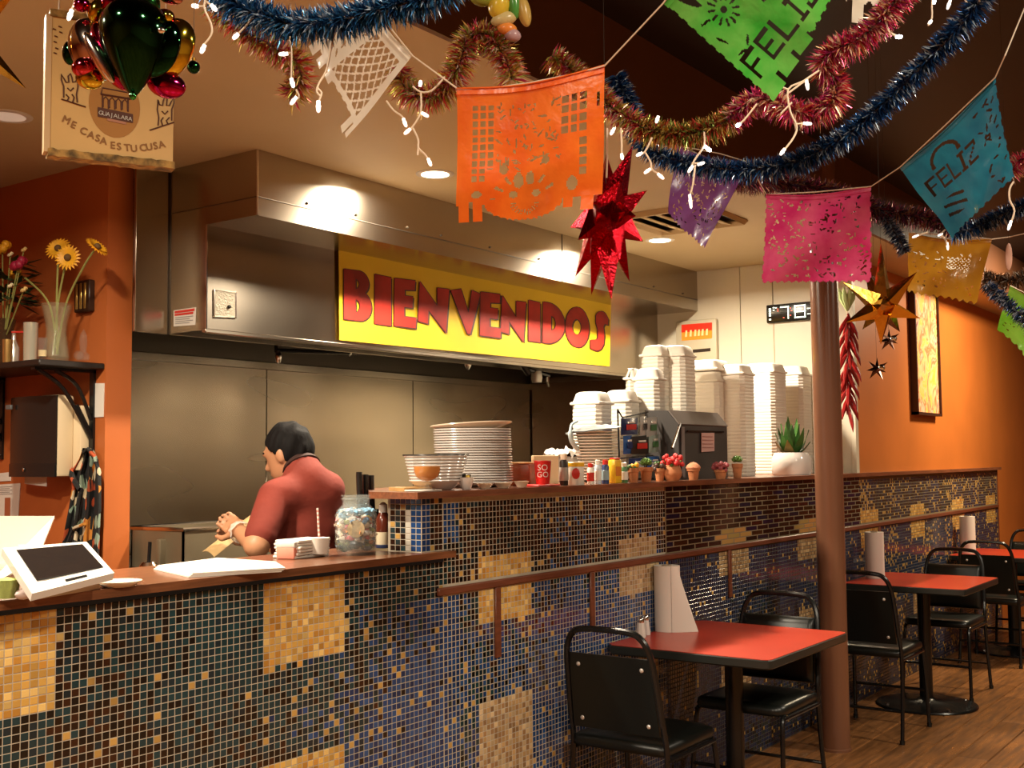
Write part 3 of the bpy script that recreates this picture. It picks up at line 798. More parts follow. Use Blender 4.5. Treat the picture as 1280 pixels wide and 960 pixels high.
# brown paper sheet in the cook's hands
p1, p2, p3, p4 = at_y(252, 690, 3.60), at_y(318, 640, 3.72), at_y(322, 652, 3.60), at_y(268, 696, 3.52)
mb = MB(); rows = []
for i in range(9):
    u = i/8; A = p1.lerp(p2, u); B = p4.lerp(p3, u); rows.append([A.lerp(B, v/6)+Vector((0, 0, .012*math.sin(v/6*pi))) for v in range(7)])
vs = [p for r_ in rows for p in r_]; fs = [(i*7+j, i*7+j+1, i*7+j+8, i*7+j+7) for i in range(8) for j in range(6)]
mb.add(vs, fs); mb.add([v-Vector((0, 0, .002)) for v in vs], [f[::-1] for f in fs])
mb.obj('wrapping_paper', cmat('kraft_paper', (.46, .30, .13), .7, var=.2, vscale=12), None, 'tan wrapping paper held in the hands of the cook', 'paper')
t = thing('kitchen_worktop', (2.6, 3.3, 0), 'dark prep table behind the order counter', 'table')
gb('worktop', (1.2, 3.0, 1.0), (2.88, 3.6, 1.03), STEELD, t)
for x in (1.25, 2.83):
    for y in (3.05, 3.55): gb('leg', (x-.02, y-.02, 0), (x+.02, y+.02, 1.0), STEELD, t)
q = at_y(186, 713, 3.73); q.z = 1.0455
q = at_y(186, 716, 3.5); zc_ = q.z; q.z = 1.0305
t = thing('utensil_pot', (q.x, 3.5, q.z), 'small chrome pot with an upright black ladle handle behind the counter', 'utensil')
MB().lathe([(0, 0), (.024, 0), (.026, .01), (.022, zc_-1.06), (.034, zc_-1.03), (.034, zc_-1.005), (.022, zc_-.992), (0, zc_-.99)], q, 16).obj('pot_body', CHROME, t); MB().tube([(q.x, 3.5, zc_+.04), (q.x+.004, 3.5, zc_+.11)], .007, 6).obj('handle', BLACKM, t)
t = thing('serving_tray', (3.0, 3.62, 1.05), 'black tray with flat bread beside the hands of the cook', 'tray')
a = at_y(250, 697, 3.62)
gb('tray_base', (3.06, 3.50, 1.046), (3.62, 3.74, 1.06), BLACKM, t)
MB().ball((3.40, 3.60, 1.068), (.13, .08, .010), 16, 6).obj('flatbread', cmat('tortilla', (.70, .52, .30), .7, var=.3, vscale=20), t)
# black handles standing in a holder behind the bar
q = at_y(458, 626, 2.80)
t = thing('knife_holder', (q.x, 2.8, 1.181), 'black handled knives standing in a dark holder behind the glass jar', 'knife block')
gb('holder', (q.x-.045, 2.77, 1.181), (q.x+.045, 2.83, 1.31), BLACKM, t)
for k, (px, py) in enumerate(((449, 590), (457, 593), (464, 594))):
    e = at_y(px, py, 2.80); MB().tube(smooth_path([(q.x-.03+.03*k, 2.80, 1.30), e-Vector((0, 0, .03)), e], 4), .011, 8).obj('knife_handle', cmat('black_handle', (.01, .01, .01), .25), t)

# ---------------------------------------------------------------- things on the order counter
CT, BT = 1.1805, 1.3775
t = thing('tablet_stand', at_z(75, 745, CT), 'white point of sale tablet with black screen tilted on the counter', 'tablet')
P = [at_t(40, 742, 2.46), at_t(143, 716, 2.66), at_t(108, 677, 2.80), at_t(3, 685, 2.62)]
MB().slab(*P, .018).obj('bezel', WHITE, t, ang=20)
c0 = sum(P, Vector())/4
def ip(u, v, o=0):
    a, b, c, d = P; n = (b-a).cross(d-a).normalized()
    return a*(1-u)*(1-v)+b*u*(1-v)+c*u*v+d*(1-u)*v+n*o
MB().slab(ip(.13, .22, .0015), ip(.93, .2, .0015), ip(.92, .92, .0015), ip(.13, .92, .0015), .002).obj('screen', SCREEN, t)
MB().slab(ip(.42, .07, .0015), ip(.68, .07, .0015), ip(.68, .11, .0015), ip(.42, .11, .0015), .002).obj('card_slot', BLACKM, t)
foot = [at_z(42, 750, CT), at_z(126, 736, CT), at_z(120, 722, CT), at_z(20, 735, CT)]
mb = MB(); up = [ip(.1, .15, -.018), ip(.85, .15, -.018), ip(.85, .8, -.018), ip(.1, .8, -.018)]
mb.loft([foot, up], True).obj('stand', WHITE, t)
t = thing('cash_register_display', at_z(25, 735, CT), 'large white angled register panel behind the tablet', 'register')
P2 = [at_t(-25, 740, 2.86), at_t(47, 697, 2.93), at_t(68, 645, 3.02), at_t(-25, 645, 2.92)]
MB().slab(*P2, .022).obj('panel', cmat('warm_white_plastic', (.80, .68, .55), .4), t, ang=20)
f0 = at_z(-25, 735, CT)
MB().loft([[f0+Vector((-.02, .1, 0)), f0+Vector((.12, .2, 0)), f0+Vector((.05, .3, 0)), f0+Vector((-.1, .2, 0))], [P2[0]+Vector((0, .05, .0)), P2[1]+Vector((-.03, .05, 0)), P2[1]+Vector((-.03, .08, .05)), P2[0]+Vector((0, .08, .05))]]).obj('stand', WHITE, t)
q = at_z(8, 750, CT)
t = thing('plastic_cup', q, 'clear plastic cup with green and pink contents at the left edge of the counter', 'cup')
MB().lathe([(.026, 0), (.034, .075), (.036, .075), (.032, .073), (.024, .004), (.0, .004)], q, 18, cap=False).obj('cup_wall', GLASS, t)
MB().lathe([(.023, .005), (.029, .045), (.0, .05)], q, 14).obj('green_drink', cmat('pale_green', (.45, .55, .12), .5, var=.3, vscale=40), t)
MB().ball(q+Vector((.02, -.035, .013)), (.022, .014, .012), 10, 6).obj('crumpled_film', cmat('milky_film', (.85, .7, .65), .3, alpha=.7), t)
q = at_z(148, 733, CT)
t = thing('paper_plate', q, 'small cream dish right of the tablet on the counter edge', 'plate')
MB().lathe([(.0, .001), (.035, .0), (.055, .012), (.056, .014), (.035, .004), (0, .004)], q, 24, cap=False).obj('dish', CREAMCER, t)
MB().ball(q+Vector((-.035, 0, .012)), (.018, .03, .008), 10, 6).obj('napkin', PAPER, t)
cs = [at_z(*p, CT) for p in ((236, 722), (352, 715), (340, 707), (268, 702), (192, 712))]
for k in range(3):
    mb = MB(); off = Vector((.004*k, -.003*k, 0)); pp = [Vector(c)+off for c in cs]
    mb.prism([(c.x, c.y) for c in pp], CT+.004*k, CT+.0035+.004*k)
    mb.obj('menu_sheet', PAPER, None, ('bottom', 'middle', 'top')[k]+' white paper sheet in the flat pile on the wooden counter', 'paper', 'paper sheets on the counter', ang=20)
# glass jar of candy
q = at_z(445, 693, CT)
jr = .062*1.02
t = thing('candy_jar', q, 'big square-shouldered glass jar full of colourful wrapped candy', 'jar')
pf = [(.0, .003), (.056, .0), (.064, .012), (.067, .03), (.067, .125), (.062, .142), (.046, .157), (.044, .160), (.044, .185), (.048, .186), (.048, .190), (.040, .190), (.040, .160), (.058, .14), (.0625, .12), (.0625, .03), (.058, .012), (.0, .008)]
JAR = mat('jar_glass', (.38, .42, .40), .03, alpha=.22, spec=1, coat=1)
MB().lathe(pf, q, 28, cap=False).obj('glass_body', JAR, t)
MB().tube([q+Vector((.046*math.cos(2*pi*k/24), .046*math.sin(2*pi*k/24), .178)) for k in range(24)], .003, 6, True).obj('thread_ring', JAR, t)
rc = random.Random(5)
cc = [(.85, .8, .7), (.8, .72, .6), (.25, .45, .7), (.8, .32, .12), (.7, .08, .12), (.35, .38, .12), (.9, .85, .8), (.85, .8, .75), (.85, .68, .5)]
layers = {}
for n in range(210):
    z = .018+.125*rc.random(); a = rc.random()*2*pi; rad = .052*math.sqrt(.25+.75*rc.random())
    c = cc[rc.randrange(len(cc))] if z < .12 else (.25, .5, .7) if rc.random() < .7 else (.8, .75, .7)
    if z < .04: c = ((.2, .22, .06), (.06, .09, .12), (.7, .62, .5))[rc.randrange(3)]
    pos = q+Vector((rad*math.cos(a), rad*math.sin(a), z))
    M = Matrix.Translation(pos) @ Matrix.Rotation(rc.random()*6, 4, 'Z') @ Matrix.Rotation(rc.random()*3, 4, 'X')
    mb = MB(); mb.col = c; mb.ball((0, 0, 0), (.013, .008, .007), 8, 4, M); layers.setdefault(0, MB())
    L0 = layers[0]; L0.col = c; L0.ball((0, 0, 0), (.016, .010, .009), 7, 4, M)
    L0.add([M @ Vector(v) for v in ((-.011, 0, 0), (-.021, .007, .002), (-.021, -.007, -.002))], [(0, 1, 2)]); L0.add([M @ Vector(v) for v in ((.011, 0, 0), (.021, .007, -.002), (.021, -.007, .002))], [(0, 2, 1)])
layers[0].obj('candy', mat('candy_wrapper', (1, 1, 1), .3, attr=True), t, kind='stuff')
d = (Vector((0, 0, 1.48))-q); d.z = 0; d.normalize(); s_ = Vector((-d.y, d.x, 0))
mb = MB(); mb.lathe([(0, 0), (.026, 0), (.027, .002), (.0, .003)], (0, 0, 0), 24, M=basis(q+d*.063+Vector((0, 0, .085)), s_, (0, 0, 1)))
mb.obj('paper_label', cmat('tan_label', (.62, .5, .3), .6, var=.4, vscale=50), t, label='round tan paper label')
# napkins, straw, small cup
q = at_z(392, 697, CT)
t = thing('napkin_stack', q, 'thick stack of folded white napkins left of the candy jar', 'napkins')
M0 = basis(q+Vector((.01, .05, 0)), (1, .12, 0), (0, 0, 1))
for k in range(6):
    M1 = Matrix.Translation(q+Vector((.004*((k*7) % 3), .055, .0095*k))) @ Matrix.Rotation(.1+.06*((k*5) % 4-1.5), 4, 'Z')
    MB().rbox((-.075, -.05, 0), (.075, .05, .0088), .004, M1).obj('napkin', PAPER, t)
q2 = at_z(374, 698, CT)
t = thing('takeaway_box', q2, 'small pink and white sauce box with black round lid beside the napkins', 'box')
M1 = Matrix.Translation(q2) @ Matrix.Rotation(.25, 4, 'Z')
MB().rbox((-.036, -.004, 0), (.018, .06, .038), .004, M1).obj('box_body', cmat('pink_card', (.75, .28, .2), .5), t)
MB().rbox((-.037, -.006, .034), (.02, .062, .052), .004, M1).obj('lid', PAPER, t)
MB().lathe([(0, 0), (.015, 0), (.017, .004), (.015, .012), (0, .013)], (0, 0, 0), 16, M=basis(M1 @ Vector((.030, -.006, .022)), (1, .2, 0), (0, 0, 1))).obj('black_cap', BLACKM, t)
q3 = at_y(399, 672, 2.63); e = at_y(397, 635, 2.64)
mb = MB(); sp = MB(); d = (e-q3)/14
for k in range(14): (mb if k % 2 else sp).tube([q3+d*k, q3+d*(k+1)], .0034, 8)
t = thing('drinking_straw', q3, 'white and red striped straw standing up behind the napkins', 'straw')
MB().lathe([(.028, -.05), (.034, .0), (.0, .001)], q3-Vector((0, 0, .0)), 16).obj('cup', PAPER, t)
mb.obj('white_bands', PAPER, t); sp.obj('red_bands', cmat('soft_red', (.7, .25, .2), .5), t)
q = at_z(479, 690, CT); q = at_y(479, 690, 2.70); q.z = CT
t = thing('sauce_bottle', q, 'squat bottle with dark red sauce and white cap right of the candy jar', 'bottle')
MB().lathe([(0, 0), (.024, 0), (.026, .008), (.026, .055), (0, .056)], q, 18).obj('lower_label', cmat('cream_label', (.7, .6, .42), .5), t)
MB().lathe([(.026, .056), (.026, .10), (.014, .122), (.0, .122)], q, 18).obj('glass', cmat('dark_red_sauce', (.10, .02, .01), .15, coat=.6), t)
MB().lathe([(.0, .122), (.015, .122), (.015, .148), (.006, .156), (0, .157)], q, 18).obj('cap', WHITE, t)
MB().lathe([(0.0255, .001), (.0275, .002), (.0275, .012), (.0255, .013)], q, 18, cap=False).obj('navy_band', cmat('navy_band', (.02, .03, .08), .4), t)
# ---------------------------------------------------------------- things on the bar
def plate(name, rx, ry, h, m, c, lab, grp=None, rot=0):
    t = MB()
    t.lathe([(0, .002), (.55, .0), (.62, .004), (.97, h), (1.0, h+.002), (.99, h+.006), (.95, h+.006), (.6, .009), (0, .008)], (0, 0, 0), 28, M=Matrix.Diagonal((rx, ry, 1, 1)), cap=False)
    o = t.obj(name, m, None, lab, 'plate' if 'plate' in name or 'platter' in name else 'bowl', grp)
    o.location = c; o.rotation_euler = (0, 0, rot); return o
# tall stack of oval plates
base = at_z(593, 606, BT); base = at_y(593, 604, 2.68); base.z = BT
PA = math.radians(-54)
hz = .0094
def nth(k): return str(k)+('th' if 10 < k % 100 < 14 else {1: 'st', 2: 'nd', 3: 'rd'}.get(k % 10, 'th'))+' '
first = plate('oval_plate', .148, .115, .016, CERAMIC, base, 'bottom white oval plate of the tall leaning stack on the bar', 'oval plates in the tall stack', PA)
for k in range(1, 22):
    c = first.copy(); COL.objects.link(c); c['label'] = nth(22-k)+'white oval plate below the cream platter in the tall stack'; c.location = base+Vector((-.0006*k+.0015*math.sin(k*2.1), .0012*math.cos(k*1.7), hz*k)); c.rotation_euler = (0, .0, PA+.03*math.sin(k*1.3))
top = plate('oval_platter', .156, .122, .02, CREAMCER, base+Vector((-.016, 0, hz*22+.006)), 'thick cream oval platter on top of the tall plate stack', None, PA)
top.rotation_euler = (math.radians(-2), math.radians(-3), PA)
b2 = at_y(545, 611, 2.56); b2.z = BT
first = plate('white_bowl', .118, .118, .030, CERAMIC, b2, 'lowest white bowl in the low tapering stack behind the goblet', 'bowls in the low stack')
first.scale = (.80, .80, 1)
for k in range(1, 9):
    c = first.copy(); COL.objects.link(c); c['label'] = nth(9-k)+'white bowl below the dark bowl in the stack behind the goblet'; s_ = .80+.030*k*.82; c.scale = (s_*.96, s_*.96, 1); c.location = b2+Vector((.001*math.sin(k*2), 0, .0105*k))
o = plate('dark_rimmed_bowl', .116, .116, .020, mat('dark_glaze', (.04, .035, .03), .25), b2+Vector((0, 0, .0108*9)), 'dark glazed shallow bowl on top of the low bowl stack')
# goblet
q = at_y(534, 612, 2.46); q.z = BT
MB().rbox((q.x-.055, q.y-.025, BT), (q.x+.05, q.y+.055, BT+.006), .003, n=1).obj('folded_napkin', PAPER, None, 'folded white napkin under the goblet', 'napkin')
q.z = BT+.0065
t = thing('goblet', q, 'short stemmed glass goblet half full of orange drink', 'glass')
MB().lathe([(0, .001), (.026, .0), (.028, .003), (.007, .008), (.006, .018), (.02, .024), (.039, .038), (.046, .056), (.0485, .108), (.050, .1085), (.050, .11), (.0465, .11), (.044, .058), (.037, .041), (.018, .028), (0, .025)], q, 28, cap=False).obj('goblet_glass', GLASS, t)
MB().lathe([(0, .027), (.017, .0295), (.0358, .042), (.0428, .058), (.0438, .076), (0, .0765)], q, 24).obj('orange_drink', cmat('orange_drink', (.72, .27, .04), .2), t)
a = at_y(492, 611, 2.6)
MB().prism([(2.90, 2.52), (3.02, 2.50), (3.10, 2.62), (2.98, 2.66)], BT, BT+.012).obj('wooden_board', cmat('light_wood', (.55, .32, .12), .5, var=.25, vscale=10), None, 'small light wooden board at the left end of the bar', 'board', ang=20)
# small bowls and sauce dishes along the front
for px, py, r, h, lab in ((583, 612, .027, .042, 'small white bowl holding a black and yellow stub beside the goblet'), (606, 610, .030, .018, 'shallow cream sauce dish right of the small white bowl'), (629, 609, .033, .018, 'shallow cream sauce dish in front of the tall plate stack'), (652, 606, .028, .022, 'cream scalloped sauce dish beside the brown box')):
    q = at_y(px, py, 2.46); q.z = BT
    t = thing('sauce_dish', q, lab, 'bowl', 'small dishes along the bar')
    MB().lathe([(0, .001), (r*.5, 0), (r*.62, .003), (r, h), (r+.002, h+.001), (r-.002, h+.001), (r*.55, .006), (0, .005)], q, 22, cap=False).obj('dish', CREAMCER if px > 590 else CERAMIC, t)
    if px < 590:
        MB().lathe([(0, .01), (.011, .01), (.011, .05), (0, .051)], q+Vector((.002, 0, 0)), 12).obj('yellow_stub', cmat('gold_stub', (.75, .5, .1), .4), t)
        MB().box((q.x-.016, q.y-.004, q.z+.03), (q.x-.007, q.y+.006, q.z+.054)).box((q.x+.012, q.y-.004, q.z+.034), (q.x+.02, q.y+.006, q.z+.052)).obj('black_piece', BLACKM, t)
# brown box, red tray, red cup, cardboard
q = at_y(660, 605, 2.60); q.z = BT
M1 = Matrix.Translation(q) @ Matrix.Rotation(math.radians(18), 4, 'Z')
t = thing('brown_box', q, 'glossy brown box right of the tall plate stack', 'box')
MB().rbox((-.075, -.03, 0), (.055, .05, .085), .004, M1).obj('box_body', cmat('brown_card', (.30, .075, .018), .35, var=.3, vscale=10), t)
MB().rbox((-.078, -.032, .085), (.058, .052, .092), .003, M1).obj('lid', cmat('tan_card', (.55, .30, .10), .5), t)
q = at_y(684, 606, 2.47); q.z = BT
MB().rbox((q.x-.10, q.y-.03, BT), (q.x+.05, q.y+.06, BT+.008), .004).obj('red_tray', cmat('red_plastic', (.55, .02, .018), .3), None, 'thin red tray under the red cup', 'tray')
t = thing('paper_cup', q+Vector((0, .02, .0085)), 'bright red paper cup with white lettering', 'cup')
qc = q+Vector((0, .02, .0085))
MB().lathe([(0, 0), (.026, 0), (.033, .085), (.035, .086), (.034, .089), (.031, .088), (.025, .004), (0, .004)], qc, 24, cap=False).obj('cup_body', cmat('cup_red', (.55, .018, .015), .35), t)
def wrap_text(par, txt, c, r, z, size, m, r2=None, face=None, name='lettering'):
    """letters bent round an upright cylinder, facing the camera"""
    d = Vector((0, 0, 0))-Vector(c); d.z = 0; a0 = math.atan2(d.y, d.x)
    vs, fs = text_geo(txt, size); out = []
    for v in vs:
        a = a0+v.x/r; out.append((c[0]+(r+.0012)*math.cos(a), c[1]+(r+.0012)*math.sin(a), c[2]+z+v.y))
    return MB().add(out, fs).obj(name, m, par, smooth=False)
wrap_text(t, 'SO', qc, .0325, .052, .032, PAPER); wrap_text(t, 'GO', qc, .031, .026, .03, PAPER)
q = at_y(682, 604, 2.64); q.z = BT
MB().rbox((q.x-.085, q.y, BT), (q.x+.10, q.y+.012, BT+.118), .003, n=1).obj('card_folder', cmat('cream_card', (.74, .56, .34), .6), None, 'upright cream card folder behind the red cup', 'folder')
# bottles and cans along the bar front
def bottle(px, py, Y, prof, cols, lab, name='bottle', cat='bottle', marks=None):
    q = at_y(px, py, Y); q.z = BT
    t = thing(name, q, lab, cat)
    for i, (pf, m, nm) in enumerate(prof): MB().lathe(pf, q, 18).obj(nm, m, t)
    return t, q
def spice(px, w_, h, body, cap, lab, band=None, Y=2.47):
    q = at_y(px, 607, Y); q.z = BT; r = w_/2
    t = thing('spice_bottle', q, lab, 'bottle', 'bottles and cans along the bar')
    MB().lathe([(0, 0), (r*.95, 0), (r, .004), (r, h*.72), (r*.72, h*.80), (0, h*.8)], q, 16).obj('bottle_body', body, t)
    MB().lathe([(0, h*.80), (r*.74, h*.80), (r*.76, h*.98), (r*.6, h), (0, h)], q, 16).obj('cap', cap, t)
    if band: MB().lathe([(r+.0002, h*.15), (r+.0012, h*.16), (r+.0012, h*.55), (r+.0002, h*.56)], q, 16, cap=False).obj('label', band, t)
    return t
rd, yl, nv, dk, wt, gn, og = [cmat('p_'+n, c, .35) for n, c in (('red', (.55, .03, .02)), ('yellow', (.80, .45, .02)), ('navy', (.03, .05, .14)), ('dark', (.03, .02, .015)), ('white', (.75, .70, .62)), ('green', (.06, .16, .06)), ('orange', (.6, .2, .03)))]
spice(705, .034, .125, dk, CREAMCER, 'tall dark bottle with cream cap beside the red cup', cmat('p_grey', (.4, .38, .33), .4))
q = at_y(720, 607, 2.47); q.z = BT
t = thing('food_can', q, 'white can with a red and yellow picture label', 'can', 'bottles and cans along the bar')
MB().lathe([(0, 0), (.032, 0), (.033, .003), (.033, .088), (.031, .091), (0, .09)], q, 22).obj('can_body', wt, t)
MB().lathe([(.0332, .072), (.0342, .073), (.0342, .087), (.0332, .088)], q, 22, cap=False).obj('yellow_band', yl, t)
dd = Vector((-q.x, -q.y, 0)).normalized(); sd = Vector((-dd.y, dd.x, 0))
MB().ball((0, 0, 0), (.016, .022, .004), 14, 6, basis(q+dd*.033+Vector((0, 0, .045)), sd, (0, 0, 1))).obj('red_picture', rd, t)
spice(738.5, .028, .085, wt, rd, 'small white shaker with red cap in the bar row', rd)
spice(747.5, .028, .098, cmat('p_sky', (.55, .62, .68), .35), wt, 'pale blue and white bottle in the bar row', wt)
spice(757, .030, .098, nv, rd, 'navy spice bottle with a red cap in the bar row', cmat('p_teal', (.25, .35, .38), .4))
q = at_y(769, 607, 2.47); q.z = BT
t = thing('yellow_can', q, 'yellow spice tin with dark print in the bar row', 'can', 'bottles and cans along the bar')
MB().rbox((q.x-.028, q.y-.018, BT), (q.x+.028, q.y+.018, BT+.098), .006).obj('tin_body', yl, t)
MB().rbox((q.x-.024, q.y-.0195, BT+.03), (q.x+.02, q.y-.0175, BT+.07), .001, n=1).obj('brown_print', og, t)
MB().rbox((q.x-.022, q.y-.014, BT+.098), (q.x+.022, q.y+.014, BT+.106), .003).obj('lid', rd, t)
spice(780, .034, .085, gn, wt, 'green jar with a pale cap at the right end of the bottle row', wt)
# grey container with crumpled cloth
q = at_y(716, 600, 2.86); q.z = BT
t = thing('grey_tub', q, 'grey plastic tub with a white cloth draped over it', 'tub')
MB().rbox((q.x-.10, q.y-.07, BT), (q.x+.10, q.y+.07, BT+.115), .01).obj('tub_body', cmat('grey_plastic', (.36, .33, .28), .5), t)
mb = MB(); n = 14
vs = [(q.x-.13+.27*i/n, q.y-.08+.16*j/n, BT+.124+.03*noise.noise((i*.5, j*.5, 3))+.02*math.sin(i*.4)-(.02 if j in (0, n) else 0)) for i in range(n+1) for j in range(n+1)]
mb.add(vs, [(i*(n+1)+j, (i+1)*(n+1)+j, (i+1)*(n+1)+j+1, i*(n+1)+j+1) for i in range(n) for j in range(n)])
mb.obj('white_cloth', PAPER, t)
# stack of white bowls / tubs with grey cover
b2 = at_y(751, 602, 2.66); b2.z = BT
first = None; nb = 17
for k in range(nb):
    r = .098-.0016*(nb-k) if True else .1
    if first is None:
        mb = MB().lathe([(0, 0), (.070, 0), (.078, .010), (.1, .012), (.1015, .015), (.0985, .017), (.074, .014), (0, .006)], (0, 0, 0), 28, cap=False)
        first = mb.obj('foam_bowl', FOAM, None, 'white round bowl in the tapered stack under the grey lid', 'bowl', 'round bowls in the tapered stack'); o = first
    else: o = first.copy(); COL.objects.link(o)
    o['label'] = nth(nb-k)+'white round bowl below the grey cover of the tapered stack'
    s_ = .80+.0125*k; o.scale = (s_, s_, 1); o.location = b2+Vector((-.0035*k, 0, .0128*k))
tz = BT+.0128*nb
t = thing('plastic_cover', b2+Vector((-.06, 0, .0128*nb)), 'crumpled grey plastic cover on top of the white bowl stack', 'cover')
mb = MB(); n = 12; ctr = b2+Vector((-.055, 0, 0))
vs = []
for i in range(n+1):
    for j in range(25):
        r = .125*i/n; a = 2*pi*j/24
        zz = tz+.030-.010*(i/n)**2*2+.010*noise.noise((math.cos(a)*i*.4, math.sin(a)*i*.4, 2))+.014*math.cos(a+.8)*i/n
        vs.append((ctr.x+r*math.cos(a), ctr.y+r*math.sin(a), zz))
mb.add(vs, [(i*25+j, (i+1)*25+j, (i+1)*25+j+1, i*25+j+1) for i in range(n) for j in range(24)])
mb.add([(v[0], v[1], v[2]-.004) for v in vs], [(i*25+j, i*25+j+1, (i+1)*25+j+1, (i+1)*25+j) for i in range(n) for j in range(24)])
mb.obj('cover_sheet', cmat('grey_film', (.17, .18, .18), .5), t)
hq = at_y(717, 541, 2.7)
MB().tube(smooth_path([hq+Vector((.03, 0, .05)), hq+Vector((-.018, 0, .03)), hq+Vector((-.02, 0, -.03)), hq+Vector((.03, 0, -.07))], 6), [.006]*9+[.010]*10, 8).obj('pale_blue_handle', cmat('pale_blue', (.45, .58, .62), .4), t)
# blue snack packs on a rack
q0 = at_y(790, 604, 2.62); q0.z = BT
t = thing('snack_rack', q0, 'black wire rack with hooked rod behind the snack packets', 'rack')
ra, rb = at_y(775, 604, 2.70), at_y(828, 604, 2.70)
rt = [at_y(772, 512, 2.70), at_y(778, 522, 2.70), at_y(810, 515, 2.70)]
mb = MB().tube([(ra.x, ra.y, BT+.004), rt[0]], .004, 6).tube([rt[0], rt[1], rt[2]], .004, 6).tube([(rb.x, rb.y, BT+.004), at_y(826, 545, 2.70)], .004, 6).tube([(ra.x, ra.y, BT+.006), (rb.x, rb.y, BT+.006)], .004, 6)
for yy in (545, 570): mb.tube([at_y(776, yy+3, 2.70), at_y(827, yy-2, 2.70)], .003, 6)
mb.obj('wire_frame', BLACKM, t)
blu, blu2, slv = cmat('pack_blue', (.03, .10, .32), .25), cmat('pack_navy', (.02, .035, .12), .25), cmat('pack_silver', (.42, .42, .40), .3)
packs = [(776, 523, 797, 544, blu2, rd, 'upper left navy snack packet on the rack'), (800, 521, 808, 545, slv, dk, 'thin silver packet between the upper packets'), (808, 522, 821, 546, slv, gn, 'silver packet at the upper right of the rack'), (779, 545, 790, 568, blu, blu2, 'bright blue packet at the middle left of the rack'), (789, 546, 811, 568, dk, rd, 'dark packet with red print in the middle of the rack'), (811, 544, 823, 566, cmat('pack_grey_green', (.30, .38, .33), .3), gn, 'grey green packet at the middle right of the rack'), (786, 573, 806, 590, blu2, slv, 'navy packet behind the terracotta pots'), (809, 571, 824, 588, blu, slv, 'blue packet low on the rack behind the cactus pots')]
for i, (x0, y0, x1, y1, m1, m2, lab) in enumerate(packs):
    Y = 2.675-.006*(i % 3); a, b, c, d = at_y(x0, y1, Y), at_y(x1, y1-1, Y), at_y(x1, y0-1, Y), at_y(x0, y0, Y)
    t = thing('snack_packet', (a+b)/2, lab, 'packet', 'snack packets on the rack')
    mb = MB(); n = 5; vs = []; vb = []
    for u in range(n+1):
        for v in range(n+1):
            p = a*(1-u/n)*(1-v/n)+b*(u/n)*(1-v/n)+c*(u/n)*(v/n)+d*(1-u/n)*(v/n); bl_ = .012*math.sin(pi*u/n)*math.sin(pi*v/n)
            vs.append(p+Vector((0, -bl_, 0))); vb.append(p+Vector((0, bl_, 0)))
    fs = [(i_*(n+1)+j, (i_+1)*(n+1)+j, (i_+1)*(n+1)+j+1, i_*(n+1)+j+1) for i_ in range(n) for j in range(n)]
    mb.add(vs, fs); mb.add(vb, [f[::-1] for f in fs]); mb.obj('pouch', m1, t)
    f_ = lambda u, v: a*(1-u)*(1-v)+b*u*(1-v)+c*u*v+d*(1-u)*v+Vector((0, -.0135, 0))
    MB().slab(f_(.22, .3), f_(.78, .3), f_(.78, .62), f_(.22, .62), .003).obj('printed_patch', m2, t)
    MB().slab(f_(.3, .68), f_(.7, .68), f_(.7, .78), f_(.3, .78), .003).obj('pale_print', wt, t)
# dark dispenser box
c = at_y(882, 604, 2.60)
t = thing('napkin_dispenser', (c.x, 2.66, BT), 'dark grey box dispenser with sloped top and pink note on the bar', 'dispenser')
xa, xb = at_y(843, 604, 2.56).x, at_y(910, 604, 2.56).x
zt = at_y(876, 532, 2.56).z; zb = at_y(876, 517, 2.62).z
x0d, x1d = xa+.05, xb
BOX = cmat('charcoal_plastic', (.045, .04, .038), .45)
mb = MB(); pf = [(2.56, BT), (2.74, BT), (2.74, zb+.01), (2.62, zb+.005), (2.56, zt)]
mb.prism(pf, x0d, x1d, Matrix(((0, 0, 1, 0), (1, 0, 0, 0), (0, 1, 0, 0), (0, 0, 0, 1)))).obj('dispenser_body', BOX, t, ang=20)
mb = MB(); mb.slab((x0d, 2.558, zt), (x1d, 2.558, zt), (x1d, 2.615, zb+.004), (x0d, 2.615, zb+.004), -.006); mb.obj('sloped_lid', cmat('lid_grey', (.13, .11, .10), .4), t)
MB().rbox((x0d+.02, 2.552, BT+.01), (x0d+.05, 2.5585, zt-.01), .002, n=1).obj('grey_edge', cmat('edge_grey', (.22, .2, .2), .4), t)
nt = [at_y(*p, 2.553) for p in ((877, 565), (893, 564), (893, 541), (877, 541))]
MB().slab(*nt, .002).obj('pink_note', cmat('pink_paper', (.62, .36, .33), .6), t, label='small pink paper note')
ln = MB()
for k in range(4):
    z = nt[0].z+.02+.018*k; ln.box((nt[0].x+.012, 2.5505, z), (nt[1].x-.012-.01*(k % 2), 2.5525, z+.004))
ln.obj('note_lines', cmat('note_ink', (.4, .18, .16), .6), t)
MB().box((x0d+.08, 2.552, nt[2].z+.002), (x1d-.05, 2.557, nt[2].z+.009)).obj('slot', BLACKM, t)
pp = [at_y(840, 560, 2.56), at_y(850, 530, 2.56), at_y(843, 524, 2.60)]
MB().tube(pp, .007, 8).obj('metal_arm', CHROME, t)
